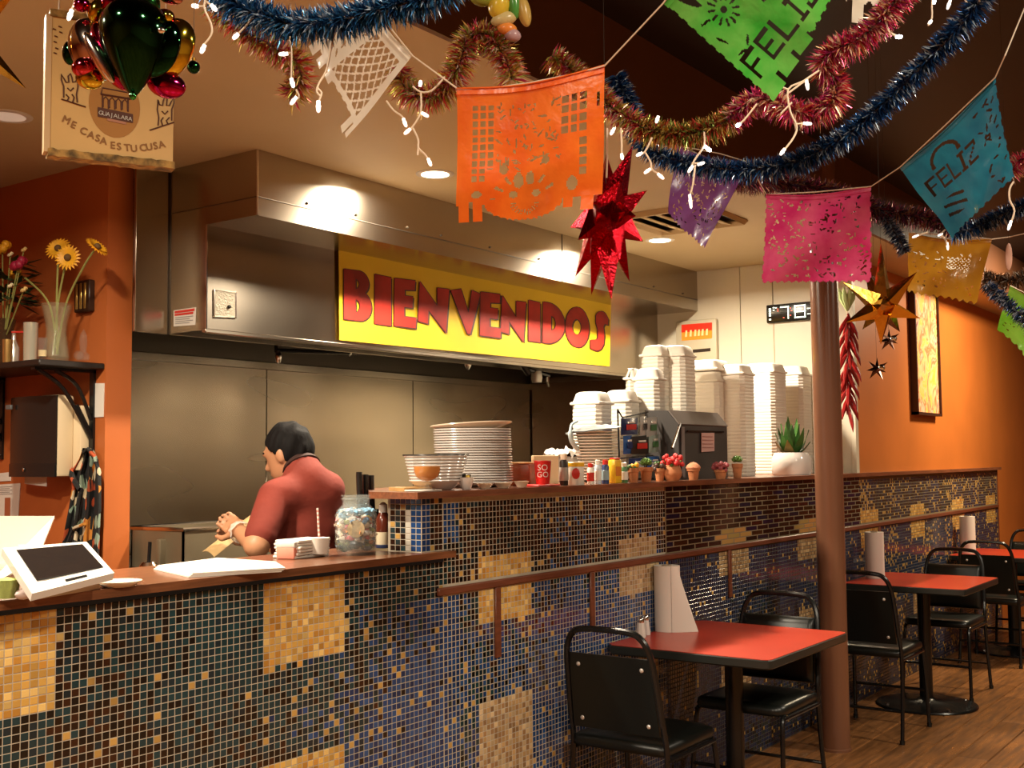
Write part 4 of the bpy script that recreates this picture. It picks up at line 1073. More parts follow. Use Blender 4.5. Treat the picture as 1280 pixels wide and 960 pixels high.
# terracotta pots
def pot(px, w_, h, kind, lab, Y=2.455):
    q = at_y(px, 606-(px-790)*.035, Y); q.z = BT; r = w_/2
    t = thing('plant_pot', q, lab, 'pot', 'little pots along the bar')
    if kind == 'belly': pf = [(0, 0), (r*.62, 0), (r*.95, h*.3), (r, h*.5), (r*.8, h*.85), (r*.62, h*.95), (r*.55, h*.95), (r*.5, h*.8), (0, h*.8)]
    else: pf = [(0, 0), (r*.66, 0), (r*.86, h*.72), (r*.98, h*.73), (r, h), (r*.9, h), (r*.85, h*.85), (0, h*.83)]
    MB().lathe(pf, q, 20, cap=False).obj('pot_body', TERRA, t)
    if kind != 'dome': MB().lathe([(0, h*.86), (r*.84, h*.86)], q, 14, cap=False).obj('soil', dk, t)
    rr = random.Random(px); mb = MB()
    def blobs(m, name, n, rs, hh, sp):
        mb = MB()
        for k in range(n):
            a = rr.random()*6.28; d = sp*math.sqrt(rr.random()); mb.ball(q+Vector((d*math.cos(a), d*math.sin(a), h*.9+hh*rr.random())), rs*(.7+.6*rr.random()), 7, 5)
        mb.obj(name, m, t)
    if kind == 'dome': MB().lathe([(r*1.05, h*.9), (r*1.12, h*1.0), (r*.9, h*1.2), (r*.45, h*1.38), (0, h*1.45)], q, 16).obj('dome_top', cmat('pink_terracotta', (.60, .25, .13), .7), t)
    elif kind == 'red': blobs(cmat('red_flower', (.60, .03, .03), .5), 'red_flowers', 42, .011, .05, .05); blobs(LEAF, 'leaves', 10, .011, .02, .04)
    elif kind == 'belly': blobs(cmat('red_flower', (.60, .03, .03), .5), 'red_flowers', 34, .011, .045, .045); blobs(LEAF, 'leaves', 8, .01, .02, .04)
    elif kind == 'berry': blobs(cmat('berry', (.33, .07, .08), .4), 'berries', 26, .011, .035, .038)
    elif kind == 'purple': blobs(cmat('dark_leaf', (.08, .04, .03), .5), 'dark_leaves', 24, .010, .02, .028); blobs(LEAF, 'leaves', 8, .009, .03, .025)
    elif kind == 'yellow': blobs(YELLOWP, 'yellow_buds', 12, .009, .02, .022); blobs(LEAF, 'leaves', 14, .009, .018, .022)
    else:
        mb = MB()
        for k in range(26):
            a = k*2.4; el = .2+1.1*(k/26); d = Vector((math.cos(a)*math.cos(el), math.sin(a)*math.cos(el), math.sin(el)))
            c0 = q+Vector((0, 0, h+.012)); mb.tube([c0+d*.006, c0+d*.018, c0+d*.030], [.007, .009, .002], 6)
        mb.obj('rosette', mat('bright_leaf', (.13, .25, .05), .45, var=.4, vscale=30), t)
pot(792, .052, .062, 'yellow', 'first terracotta pot of the row with yellow buds')
pot(808, .060, .064, 'green', 'second terracotta pot of the row with a green rosette', 2.45)
pot(825, .052, .058, 'purple', 'terracotta pot with dark purple leaves left of the round bellied pot', 2.50)
pot(841, .085, .078, 'belly', 'round bellied terracotta pot with red flowers')
pot(867, .062, .058, 'dome', 'terracotta pot with pink domed top in front of the dark dispenser')
pot(901, .066, .045, 'berry', 'low terracotta pot with dark pink berries')
pot(922, .056, .072, 'green', 'single terracotta pot with a round green succulent at the right end')
# white planter with agave
q = at_y(990, 600, 2.56); q.z = BT; R = .112
t = thing('agave_planter', q, 'white ceramic planter with spiky green agave beside the brown column', 'potted plant')
MB().lathe([(0, 0), (R*.92, 0), (R*.99, .01), (R, .07), (R*.97, .1), (R*.86, .122), (R*.84, .128), (R*.78, .128), (R*.76, .11), (0, .105)], q, 32, cap=False).obj('planter', CERAMIC, t)
MB().lathe([(0, .11), (R*.77, .11)], q, 20, cap=False).obj('soil', dk, t)
rr = random.Random(4); AG = mat('agave_leaf', (.06, .17, .035), .35, var=.5, vscale=14); AG2 = mat('yellowing_leaf', (.30, .22, .05), .45, var=.4, vscale=14)
for k in range(18):
    a = k*2.399; el = (.25 if k < 6 else .7 if k < 12 else 1.15)+rr.random()*.2; L_ = (.11 if k < 6 else .15 if k < 12 else .20)*(.85+.3*rr.random())
    d = Vector((math.cos(a)*math.cos(el), math.sin(a)*math.cos(el), math.sin(el))); s_ = d.cross(Vector((0, 0, 1))).normalized(); n_ = s_.cross(d)
    c0 = q+Vector((0, 0, .115))+Vector((math.cos(a), math.sin(a), 0))*.02; rings = []
    for i in range(7):
        u = i/6; wv = .036*math.sin(pi*(.18+.82*u))**.7*(1-u*.55) if i < 6 else .001
        p = c0+d*L_*u+n_*(.05*u*u*(.5 if k >= 12 else 1))
        rings.append([p-s_*wv, p-n_*.003+Vector((0, 0, 0)), p+s_*wv, p+n_*.008*(1-u)+n_*-.006])
    MB().loft(rings, True).obj('leaf', AG2 if k in (1, 4) else AG, t)
# foam take-away box stacks
def nth(k): return str(k)+('th' if 10 < k % 100 < 14 else {1: 'st', 2: 'nd', 3: 'rd'}.get(k % 10, 'th'))+' '
def foam_mesh(s, d, h, lid=False):
    mb = MB(); r = .02
    if lid:
        mb.rbox((-s/2-.004, -d/2-.004, 0), (s/2+.004, d/2+.004, h*.22), .006)
        rg = []
        for i, z in ((.002, h*.2), (.014, h*.86), (.024, h*.97), (.036, h)):
            c = .022; x, y = s/2-i, d/2-i; q_ = []
            for cx, cy, a0 in ((x-c, y-c, 0), (-x+c, y-c, pi/2), (-x+c, -y+c, pi), (x-c, -y+c, 1.5*pi)):
                for k in range(4): q_.append((cx+c*math.cos(a0+pi/6*k), cy+c*math.sin(a0+pi/6*k), z))
            rg.append(q_)
        mb.loft(rg, True)
    else:
        ins = .004
        def ring(i, z):
            c = .022; x, y = s/2-i, d/2-i
            return [(-x+c, -y, z), (x-c, -y, z), (x, -y+c, z), (x, y-c, z), (x-c, y, z), (-x+c, y, z), (-x, y-c, z), (-x, -y+c, z)]
        mb.loft([ring(.0022, 0), ring(.0006, h*.25), ring(0, h*.4), ring(0, h*.85), ring(.0012, h)], True)
    return mb
def foam_stack(px, py_top, Y, X=None, s=.20, d=.20, pitch=.0185, rot=0, lab='', grp='', toplab='', tops=1, base=BT):
    q = at_y(px, py_top, Y); n = max(1, int((q.z-base-.064*tops)/pitch)); first = None
    M = Matrix.Rotation(rot, 4, 'Z'); rr = random.Random(px)
    for k in range(n):
        if first is None:
            first = foam_mesh(s, d, pitch).obj('foam_box', FOAM, None, lab, 'box', grp); o = first
        else: o = first.copy(); COL.objects.link(o)
        o['label'] = nth(n-k)+lab.replace('white foam box in', 'white foam box below the top of')
        o.location = (q.x+rr.uniform(-.001, .001), Y+d/2+rr.uniform(-.001, .001), base+k*pitch); o.rotation_euler = (0, 0, rot+rr.uniform(-.012, .012))
    for k in range(tops):
        o = foam_mesh(s*1.0, d, .062, True).obj('foam_box', FOAM, None, toplab if tops == 1 else ('lower ' if k == 0 else 'upper ')+toplab, 'box')
        o.location = (q.x+rr.uniform(-.006, .006), Y+d/2, base+n*pitch+k*.064+.001); o.rotation_euler = (0, 0, rot+rr.uniform(-.04, .04))
foam_stack(757, 485, 2.775, s=.15, d=.15, rot=.1, lab='white foam box in the low stack behind the round bowls', grp='foam boxes in the low left stack', toplab='closed white foam box topping the low left stack')
foam_stack(793, 482, 2.765, s=.14, d=.14, rot=.12, lab='white foam box in the stack behind the snack packets', grp='foam boxes in the stack behind the packets', toplab='closed white foam box directly above the snack rack', base=BT)
foam_stack(800, 460, 2.93-.02, s=.14, d=.06, rot=.05, lab='white foam box in the second stack step from the left', grp='foam boxes in the second stack', toplab='closed white foam box one step below the tallest stacks')
foam_stack(826, 457, 2.70, s=.13, d=.13, rot=.2, lab='white foam box in the slim stack left of the dark dispenser', grp='foam boxes in the slim front stack', toplab='closed white foam box on the slim stack left of the dispenser')
foam_stack(836, 431, 2.845, s=.165, d=.13, rot=.0, lab='white foam box in the tall left back stack', grp='foam boxes in the tall left back stack', toplab='closed white foam box at the top left of the tallest pair')
foam_stack(862, 428, 2.765, s=.165, d=.18, rot=.05, lab='white foam box in the tallest stack behind the dispenser', grp='foam boxes in the tallest stack', toplab='closed white foam box on the tallest stack of all')
foam_stack(905, 446, 2.775, s=.20, d=.20, rot=.03, lab='white foam box in the wide stack right of the dispenser', grp='foam boxes in the wide stack', toplab='closed white foam box lying on the wide stack right of the dispenser', tops=2)
foam_stack(936, 452, 2.66, s=.17, d=.17, rot=.02, lab='white foam box in the front stack above the single succulent', grp='foam boxes in the stack above the succulent', toplab='closed white foam box on the stack above the succulent')
foam_stack(975, 452, 2.76, s=.21, d=.20, rot=.0, lab='white foam box in the stack behind the agave', grp='foam boxes in the stack behind the agave', toplab='closed white foam box behind the agave tips')
foam_stack(1008, 454, 2.72, s=.19, d=.2, rot=.03, lab='white foam box in the stack by the brown column', grp='foam boxes in the stack by the column', toplab='closed white foam box nearest the brown column')
# wall-mounted sign and clock on the cream wall
c4 = [at_x(*p, XW-.012) for p in ((848, 470), (899, 470), (899, 398), (848, 402))]
t = thing('pull_station', (c4[0]+c4[1])/2, 'beige wall box with a red and orange label on the cream wall', 'wall box')
ys = sorted((c4[0].y, c4[1].y)); zs = (c4[0].z, c4[2].z)
MB().rbox((XW-.045, ys[0], zs[0]), (XW-.0045, ys[1], zs[1]), .012).obj('box_body', cmat('beige_box', (.52, .45, .32), .45), t)
a = [at_x(*p, XW-.047) for p in ((852, 426), (890, 423), (890, 403), (852, 406))]
MB().slab(*a, .003).obj('orange_label', cmat('label_orange', (.85, .30, .03), .4), t, label='orange lower label')
f_ = lambda u, v, o=.004: a[0]*(1-u)*(1-v)+a[1]*u*(1-v)+a[2]*u*v+a[3]*(1-u)*v-Vector((o, 0, 0))
MB().slab(f_(0, .52, .002), f_(1, .52, .002), f_(1, 1, .002), f_(0, 1, .002), .002).obj('red_label', cmat('label_red', (.75, .03, .01), .4), t, label='red upper label')
mb = MB()
for u in (.12, .27, .42, .54, .66, .80): mb.slab(f_(u, .22), f_(u+.07, .22), f_(u+.075, .62), f_(u+.02, .62), .001)
mb.obj('label_marks', cmat('label_pale', (.95, .7, .35), .4), t)
sl = [at_x(*p, XW-.047) for p in ((866, 441), (888, 439), (888, 435), (866, 437))]
MB().slab(*sl, .002).obj('slot', dk, t)
a = [at_x(*p, XW-.03) for p in ((958, 404), (1030, 403), (1030, 375), (958, 377))]
t = thing('led_clock', (a[0]+a[1])/2, 'black LED display with pale digits on the cream wall beside the column', 'clock')
MB().rbox((XW-.03, a[1].y, a[0].z), (XW-.0045, a[0].y, a[2].z), .006).obj('case', BLACKM, t)
LED = mat('led_white', (.9, 1, .9), .4, emit=1.6, ecol=(.85, 1, .85))
mb = MB(); W_ = a[0].y-a[1].y; Hh = a[2].z-a[0].z
def led(u0, v0, u1, v1, m): m.box((XW-.0315, a[0].y-W_*u1, a[0].z+Hh*v0), (XW-.0295, a[0].y-W_*u0, a[0].z+Hh*v1))
def seg(ch, u, w_, m):
    S = {'7': 'abc', '8': 'abcdefg'}[ch]; v0, v1, vm = .15, .85, .5; th = .07; tw = .018
    for s_ in S:
        if s_ == 'a': led(u, v1-th, u+w_, v1, m)
        if s_ == 'g': led(u, vm-th/2, u+w_, vm+th/2, m)
        if s_ == 'd': led(u, v0, u+w_, v0+th, m)
        if s_ == 'b': led(u+w_-tw, vm, u+w_, v1, m)
        if s_ == 'c': led(u+w_-tw, v0, u+w_, vm, m)
        if s_ == 'e': led(u, v0, u+tw, vm, m)
        if s_ == 'f': led(u, vm, u+tw, v1, m)
seg('7', .25, .15, mb); seg('8', .50, .19, mb)
for v in (.14, .36, .48, .60, .72): led(.05, v, .085, v+.08, mb)
for u, v in ((.12, .66), (.16, .78), (.12, .8), (.72, .3), (.72, .6), (.76, .3), (.76, .6)): led(u, v, u+.03, v+.05, mb)
mb.obj('digits', LED, t, label='pale digits 7 and 8')
mb = MB()
for u, v in ((.2, .7), (.2, .6), (.42, .7), (.44, .55), (.42, .3), (.3, .2)): led(u, v, u+.02, v+.05, mb)
mb.obj('red_dots', mat('led_red', (1, .1, .05), .4, emit=.8, ecol=(1, .1, .05)), t)
MB().tube([(XW-.008, a[0].y-.04, a[0].z), (XW-.008, a[0].y-.04, 1.4)], .003, 6).obj('power_cord', WIRE, t)
# ---------------------------------------------------------------- column, tables, chairs
t = thing('column', (5.80, 2.16, 0), 'round brown painted steel column standing in front of the bar', 'column')
MB().lathe([(.071, 0), (.071, ZD)], (5.80, 2.16, 0), 40, cap=False).obj('shaft', COLUMN, t)
MB().lathe([(.071, .0), (.076, .0), (.076, .012), (.071, .016)], (5.80, 2.16, 0), 40, cap=False).obj('base_ring', COLUMN, t)

def make_table(x0, x1, label):
    y0, y1 = 1.738, 2.440; cx, cy = (x0+x1)/2+.03, (y0+y1)/2
    t = thing('dining_table', (cx, cy, 0), label, 'table', 'red topped tables along the bar')
    def outline(i, c):
        a, b, c_, d = x0+i, x1-i, y0+i, y1-i
        return [(a+c, c_), (b-c, c_), (b-c*.3, c_+c*.3), (b, c_+c), (b, d-c), (b-c, d), (a+c, d), (a, d-c), (a, c_+c), (a+c*.3, c_+c*.3)]
    MB().prism(outline(.003, .03), .7365, .740).obj('laminate_top', REDTOP, t, ang=20)
    MB().loft([[(p[0], p[1], z) for p in outline(i, .03)] for i, z in ((.006, .702), (0, .708), (0, .734), (.003, .738))]).obj('black_edge', cmat('black_edge', (.018, .02, .018), .3), t, ang=30)
    MB().lathe([(.038, .02), (.038, .69)], (cx, cy, 0), 20).obj('post', BLACKM, t)
    MB().rbox((cx-.19, cy-.03, .682), (cx+.19, cy+.03, .702), .004).rbox((cx-.03, cy-.19, .682), (cx+.03, cy+.19, .702), .004).obj('spider', BLACKM, t)
    MB().lathe([(.0, .0), (.285, 0), (.29, .006), (.285, .014), (.20, .026), (.06, .036), (.045, .05), (.039, .05)], (cx, cy, 0), 36).obj('base', BLACKM, t)
    for k in range(4):
        a = pi/4+k*pi/2; MB().lathe([(.012, 0), (.014, .012), (0, .014)], (cx+.25*math.cos(a), cy+.25*math.sin(a), .012), 8).obj('base_bolt', CHROME, t)
    return t
make_table(4.02, 4.85, 'nearest red topped table with black edge beside the brown column')
make_table(6.70, 7.48, 'second red topped table beyond the brown column')
make_table(8.95, 9.75, 'farthest red topped table at the right edge')

def make_chair():
    """stacking chair, local frame: faces +x, origin on the floor under the seat centre"""
    t = thing('stacking_chair', (0, 0, 0), 'x', 'chair', 'black stacking chairs at the tables')
    r = .0105
    for s_ in (-1, 1):
        MB().tube(smooth_path([(-.245, s_*.205, 0), (-.205, s_*.2, .22), (-.185, s_*.195, .44), (-.205, s_*.19, .55)], 4), r, 8).obj('leg', BLACKM, t)
        MB().tube(smooth_path([(.235, s_*.205, 0), (.215, s_*.198, .25), (.195, s_*.192, .40), (.17, s_*.19, .428)], 4), r, 8).obj('leg', BLACKM, t)
        MB().tube([(.19, s_*.195, .418), (-.19, s_*.197, .418)], r*.9, 8).obj('seat_rail', BLACKM, t)
        for x in (-.245, .235): MB().lathe([(.013, 0), (.014, .02), (0, .021)], (x, s_*.205, 0), 8).obj('foot_cap', BLACKV, t)
    back = smooth_path([(-.205, -.19, .54), (-.232, -.183, .68), (-.256, -.172, .79), (-.268, -.14, .85), (-.272, -.08, .868), (-.272, .08, .868), (-.268, .14, .85), (-.256, .172, .79), (-.232, .183, .68), (-.205, .19, .54)], 5)
    MB().tube(back, .012, 8).obj('back_frame', BLACKM, t)
    # backrest: padded front, flat rear panel with four screws
    def bp(u, z, o):  # u in -1..1, z height, o offset along -x
        hw = .178-.012*(z-.50)/.3; return (-.198-.17*(z-.50)+o, u*hw, z)
    rings = []
    for z, th in ((.500, .004), (.508, .018), (.53, .026), (.64, .03), (.745, .026), (.767, .018), (.775, .004)):
        rg = []
        for u, f in ((-1, .25), (-.96, .8), (-.85, 1), (0, 1.15), (.85, 1), (.96, .8), (1, .25)): rg.append(bp(u, z, th*f))
        for u in (1, -1): rg.append(bp(u, z, -.006))
        rings.append(rg)
    MB().loft(rings, True).obj('backrest', BLACKV, t, ang=50)
    sc = []
    for u, z in ((-.78, .735), (.78, .735), (-.78, .535), (.78, .535)):
        p = bp(u, z, -.0065); MB().ball(p, (.005, .0085, .0085), 10, 6).obj('screw', cmat('bright_steel', (.85, .82, .78), .3, .6), t)
    rings = []
    for ins, z in ((.02, .425), (.004, .43), (0, .445), (.004, .465), (.02, .474), (.06, .478)):
        X0, X1, Y = -.20+ins, .215-ins, .2-ins; c = .05; rg = []
        for cx, cy, a0 in ((X1-c, Y-c, 0), (X0+c*.6, Y-c*.6, pi/2), (X0+c*.6, -Y+c*.6, pi), (X1-c, -Y+c, 1.5*pi)):
            cc_ = c if a0 in (0, 1.5*pi) else c*.6
            for k in range(4): a = a0+pi/2*k/3; rg.append((cx+cc_*math.cos(a), cy+cc_*math.sin(a), z))
        rings.append(rg)
    MB().loft(rings, True).obj('seat', BLACKV, t, ang=60)
    MB().tube([(-.222, -.2, .16), (-.222, .2, .16)], .008, 8).obj('stretcher', BLACKM, t)
    MB().tube([(.222, -.2, .20), (.222, .2, .20)], .008, 8).obj('stretcher', BLACKM, t)
    return t
chair0 = make_chair()
chairs = [(3.86, 2.175, 0, 'nearest black chair seen from behind with four silver screws left of the first table'),
          (4.70, 2.09, 180, 'black chair pushed in on the right of the first red table beside the column'),
          (6.33, 2.12, 0, 'black chair right of the brown column pulled up to the second table'),
          (7.60, 2.10, 180, 'black chair on the far side of the second red table'),
          (8.92, 2.10, 0, 'black chair on the near side of the farthest red table'),
          (9.90, 2.08, 180, 'black chair on the far side of the farthest red table')]
for i, (x, y, a, lab) in enumerate(chairs):
    o = chair0 if i == 0 else copy_tree(chair0)
    o.location = (x, y, 0); o.rotation_euler = (0, 0, math.radians(a)); o['label'] = lab

def towel_roll(x, y, label, flap=True, h=.28):
    t = thing('paper_towel_roll', (x, y, .7405), label, 'paper towel', 'paper towel rolls on the tables'); z = .7405; r = .056
    MB().lathe([(.02, h), (.02, h-.004), (r, h-.002), (r, 0), (.02, 0)], (x, y, z), 28, cap=False).obj('roll', PAPER, t)
    MB().lathe([(.0205, .001), (.0205, h+.001), (.0175, h+.001), (.0175, .001)], (x, y, z), 16, cap=False).obj('core_tube', cmat('grey_card', (.35, .27, .2), .8), t)
    if flap:
        d = Vector((.585, -.81, 0)); f = Vector((-.81, -.585, 0)); rows = []
        for i in range(9):
            u = i/8; rw = []
            for j in range(9):
                v = j/8; out = (.03+.085*(1-v)**1.1)*u
                p = Vector((x, y, z))+f*(r+.002)*(1-.35*u*u)+d*(r*.55*(1 if u > 0 else 1)+out-.02)+Vector((0, 0, h*v*(1-.01*u)))
                rw.append(p)
            rows.append(rw)
        mb = MB(); vs = [p for r_ in rows for p in r_]; n = 9
        mb.add(vs, [(i*n+j, (i+1)*n+j, (i+1)*n+j+1, i*n+j+1) for i in range(8) for j in range(8)])
        mb.add([v-f*.001 for v in vs], [(i*n+j, i*n+j+1, (i+1)*n+j+1, (i+1)*n+j) for i in range(8) for j in range(8)])
        mb.obj('loose_sheet', PAPER, t)
q = at_z(832, 789, .7405); towel_roll(q.x+.02, q.y, 'white paper towel roll with loose sheet on the nearest red table')
q = at_z(1087, 718, .7405); towel_roll(q.x-.19, 2.36, 'white paper towel roll on the second red table', False)
q = at_z(1203, 686, .7405); towel_roll(9.22, 2.36, 'white paper towel roll on the farthest red table', False)
for dx, m, lab in ((-.022, WHITE, 'white salt shaker with chrome top on the nearest table'), (.018, CERAMIC, 'second shaker standing behind the salt shaker')):
    q = at_y(801 if dx < 0 else 807, 788, 2.40+.02*(dx > 0)); x, y = q.x, q.y
    t = thing('shaker', (x, y, .7405), lab, 'shaker')
    MB().lathe([(0, 0), (.021, 0), (.022, .004), (.015, .062), (0, .062)], (x, y, .7405), 8).obj('glass_body', m, t, ang=30)
    MB().lathe([(.0155, .062), (.016, .075), (.010, .083), (0, .085)], (x, y, .7405), 14).obj('cap', CHROME, t)

# ---------------------------------------------------------------- left wing wall: shelf, dispenser, apron, papers
WX = 2.91
t = thing('wall_shelf', (WX-.15, 4.7, 1.86), 'black wooden wall shelf on iron brackets on the red wall', 'shelf')
MB().rbox((2.61, 4.165, 1.868), (WX-.001, 5.19, 1.893), .004, n=1).obj('board', cmat('black_wood', (.015, .010, .008), .4), t)
for y in (4.24, 4.92):
    br = MB().box((WX-.012, y-.014, 1.50), (WX-.001, y+.014, 1.868)).box((2.63, y-.014, 1.856), (WX-.001, y+.014, 1.868))
    br.tube(smooth_path([(2.65, y, 1.858), (2.77, y, 1.78), (WX-.012, y, 1.585)], 5), .009, 6).tube(smooth_path([(2.73, y, 1.858), (2.83, y, 1.80), (WX-.012, y, 1.66)], 5), .008, 6)
    br.tube([(WX-.012, y, 1.60), (2.83, y, 1.72)], .008, 6)
    bo = br.obj('bracket', BLACKM, t)
    MB().ball((WX-.013, y, 1.52), .006, 8, 5).obj('bracket_screw', CHROME, bo)
SHZ = 1.8935
def onshelf(px, X=2.74): q = at_x(px, 440, X); q.z = SHZ; return q
q = onshelf(70)
t = thing('flower_vase', q, 'clear textured glass vase with yellow gerbera flowers on the shelf', 'vase')
MB().lathe([(0, .0), (.050, 0), (.054, .02), (.040, .12), (.044, .16), (.062, .235), (.064, .237), (.060, .237), (.041, .16), (.037, .12), (.050, .02), (0, .012)], q, 20, cap=False).obj('vase_glass', cmat('textured_glass', (.35, .34, .22), .10, alpha=.18, spec=1, coat=1, bump=.8, bscale=70), t)
heads = [((73, 311), .055, -.2), ((85, 322), .055, .5), ((121, 309), .052, -.5), ((20, 342), .04, 1.2)]
mb = MB()
for k, ((px, py), rad, tilt) in enumerate(heads):
    e = at_x(px, py, 2.72); b = q+Vector((.01*math.cos(k*2), .015*math.sin(k*2.2), .03)); mid = q+Vector((0, -.02+.012*k, .235))
    if k == 0: mid = q+Vector((0, .0, .235))
    if k == 2: mid = q+Vector((.01, -.05, .235))
    if k == 3: mid = q+Vector((-.0, .05, .235))
    MB().tube(smooth_path([b, mid, mid.lerp(e, .6)+Vector((0, 0, .02)), e], 6), .0042, 6).obj('stem', STEM, t)
    fr = [Vector((-.75, -.45, .45)), Vector((-.8, -.55, .05)), Vector((.2, -.7, .7)), Vector((-.2, .9, -.3))][k].normalized()
    s_ = fr.orthogonal().normalized(); n_ = fr.cross(s_); pm = MB()
    for ly in (0, 1):
        for j in range(20):
            a = 2*pi*j/20+ly*.15; d = s_*math.cos(a)+n_*math.sin(a); w_ = fr.cross(d); L_ = rad*(1 if ly == 0 else .8)
            pm.add([e+d*.012-w_*.004, e+d*L_*.6-w_*.008+fr*.006, e+d*L_+fr*(.002+.01*ly), e+d*L_*.6+w_*.008+fr*.006, e+d*.012+w_*.004], [(0, 1, 2, 3, 4)])
            pm.add([e+d*.012-w_*.004-fr*.002, e+d*L_*.6-w_*.008+fr*.004, e+d*L_+fr*(.0+.01*ly), e+d*L_*.6+w_*.008+fr*.004, e+d*.012+w_*.004-fr*.002], [(4, 3, 2, 1, 0)])
    hd = pm.obj('flower_head', YELLOWP, t, smooth=False)
    MB().ball(e+fr*.004, rad*.27, 10, 6).obj('flower_eye', cmat('brown_eye', (.12, .06, .015), .8), hd)
q = onshelf(4, 2.72)
t = thing('bouquet', q, 'dark mixed bouquet with yellow and crimson flowers at the left end of the shelf', 'flowers')
MB().lathe([(0, 0), (.045, 0), (.05, .06), (.04, .15), (.05, .2), (.047, .2), (.037, .15), (.045, .06), (0, .01)], q, 18, cap=False).obj('bouquet_vase', cmat('smoked_glass', (.12, .06, .03), .1, trans=.6), t)
rr = random.Random(9)
lm = MB()
for k in range(90):
    a = rr.random()*6.28; c0 = q+Vector((.06*math.cos(a), .09*math.sin(a), .26+.18*rr.random())); d = Vector((math.cos(a), math.sin(a), .5-rr.random())).normalized(); s_ = d.cross(Vector((0, 0, 1))).normalized()
    lm.loft([[c0-s_*.002, c0+s_*.002, c0+Vector((0, 0, .001))], [c0+d*.04-s_*.018, c0+d*.04+s_*.018, c0+d*.04+Vector((0, 0, .006))], [c0+d*.085-s_*.001, c0+d*.085+s_*.001, c0+d*.085+Vector((0, 0, .001))]])
lm.obj('leaves', mat('dark_leaf_green', (.02, .05, .015), .5, var=.4), t)
for (px, py), r_, m, nm in (((3, 310), .034, YELLOWP, 'yellow_flower'), ((23, 330), .034, cmat('crimson', (.30, .01, .04), .5), 'crimson_flower'), ((30, 312), .012, cmat('pale_bud', (.6, .42, .15), .5), 'bud'), ((13, 357), .012, cmat('pale_flower', (.75, .65, .4), .5), 'small_flower'), ((30, 362), .014, cmat('pale_bud', (.6, .42, .15), .5), 'bud'), ((13, 318), .012, cmat('pale_flower', (.75, .65, .4), .5), 'small_flower')):
    e = at_x(px, py, 2.66); mb = MB()
    for j in range(9): a = j*2.4; mb.ball(e+Vector((r_*.5*math.cos(a)*(j > 0), r_*.6*math.sin(a)*(j > 0), r_*.4*math.sin(a*1.7)*(j > 0))), r_*.55, 8, 5)
    mb.obj(nm, m, t); MB().tube([q+Vector((0, 0, .1)), e], .003, 5).obj('stem', STEM, t)
for px, r_, h, m, lab, X in ((17, .024, .14, mat('mercury_glass', (.65, .6, .52), .15, .7, bump=.6, bscale=60), 'silvery bottle with thin neck on the shelf', 2.70), (38, .030, .17, cmat('iridescent', (.62, .60, .48), .12, .5), 'tall iridescent candle glass on the shelf', 2.72), (9, .020, .10, cmat('brass_cup', (.55, .35, .12), .25, .8), 'small brassy cup at the left of the shelf', 2.66), (104, .022, .12, GLASS, 'small clear glass figurine at the right end of the shelf', 2.76), (53, .020, .09, GLASS, 'small clear votive glass beside the vase', 2.66)):
    q = onshelf(px, X)
    t = thing('shelf_glassware', q, lab, 'glassware', 'glassware on the wall shelf')
    if h == .12: MB().lathe([(0, 0), (.024, 0), (.026, .02), (.012, .035), (.016, .07), (.014, .10), (.0, .125)], q, 14).obj('figurine', m, t); MB().ball(q+Vector((0, .03, .02)), (.02, .02, .02), 10, 6).obj('side_ball', m, t)
    elif h == .14: MB().lathe([(0, 0), (r_, 0), (r_, .07), (.010, .10), (.008, .13), (.010, .14), (0, .14)], q, 16).obj('bottle', m, t); MB().tube([q+Vector((-.01, .0, .135)), q+Vector((.03, -.05, .135))], .004, 6).obj('red_stirrer', rd, t)
    else: MB().lathe([(0, 0), (r_*.85, 0), (r_*.9, .01), (r_, h), (r_*.92, h), (r_*.8, .02), (0, .012)], q, 18, cap=False).obj('glass', m, t); MB().lathe([(0, .012), (r_*.78, .015), (r_*.82, h*.45), (0, h*.46)], q, 14).obj('contents', cmat('pale_wax', (.62, .48, .25), .4), t)
t = thing('towel_dispenser', (WX-.09, 4.47, 1.42), 'smoked black and cream paper towel dispenser on the red wall', 'dispenser')
y0, y1 = 4.30, 4.635; z0, z1 = 1.425, 1.765
MB().rbox((WX-.05, 4.255, 1.45), (WX-.001, 4.66, 1.72), .006).obj('back_plate', CREAM, t)
MB().rbox((WX-.13, y0, z0), (WX-.05, y1, z1), .012).obj('case', CREAM, t)
fr = []
for k in range(7):
    a = -1+k/3; fr.append((WX-.13-.035*(1-a*a*.9), (y0+y1)/2+a*(y1-y0)/2))
fr2 = [(WX-.128, y1), (WX-.128, y0)]
M1 = Matrix.Identity(4)
MB().prism(fr+fr2, z0+.055, z1-.004).obj('smoked_cover', cmat('smoked_plastic', (.012, .010, .009), .25), t, ang=40)
MB().prism([(x-.004, y) for x, y in fr]+fr2, z0+.0, z0+.055).obj('lower_cover', cmat('black_plastic', (.008, .008, .008), .3), t, ang=40)
MB().ball((WX-.172, 4.47, z0+.03), (.003, .006, .009), 8, 6).obj('keyhole', CHROME, t)
MB().rbox((WX-.168, 4.58, z1-.055), (WX-.158, 4.62, z1-.035), .002, n=1).obj('badge', cmat('grey_badge', (.12, .12, .12), .4), t)
MB().slab((WX-.11, 4.40, 1.425), (WX-.11, 4.56, 1.43), (WX-.11, 4.56, 1.395), (WX-.11, 4.40, 1.385), .002).obj('paper_tail', PAPER, t)
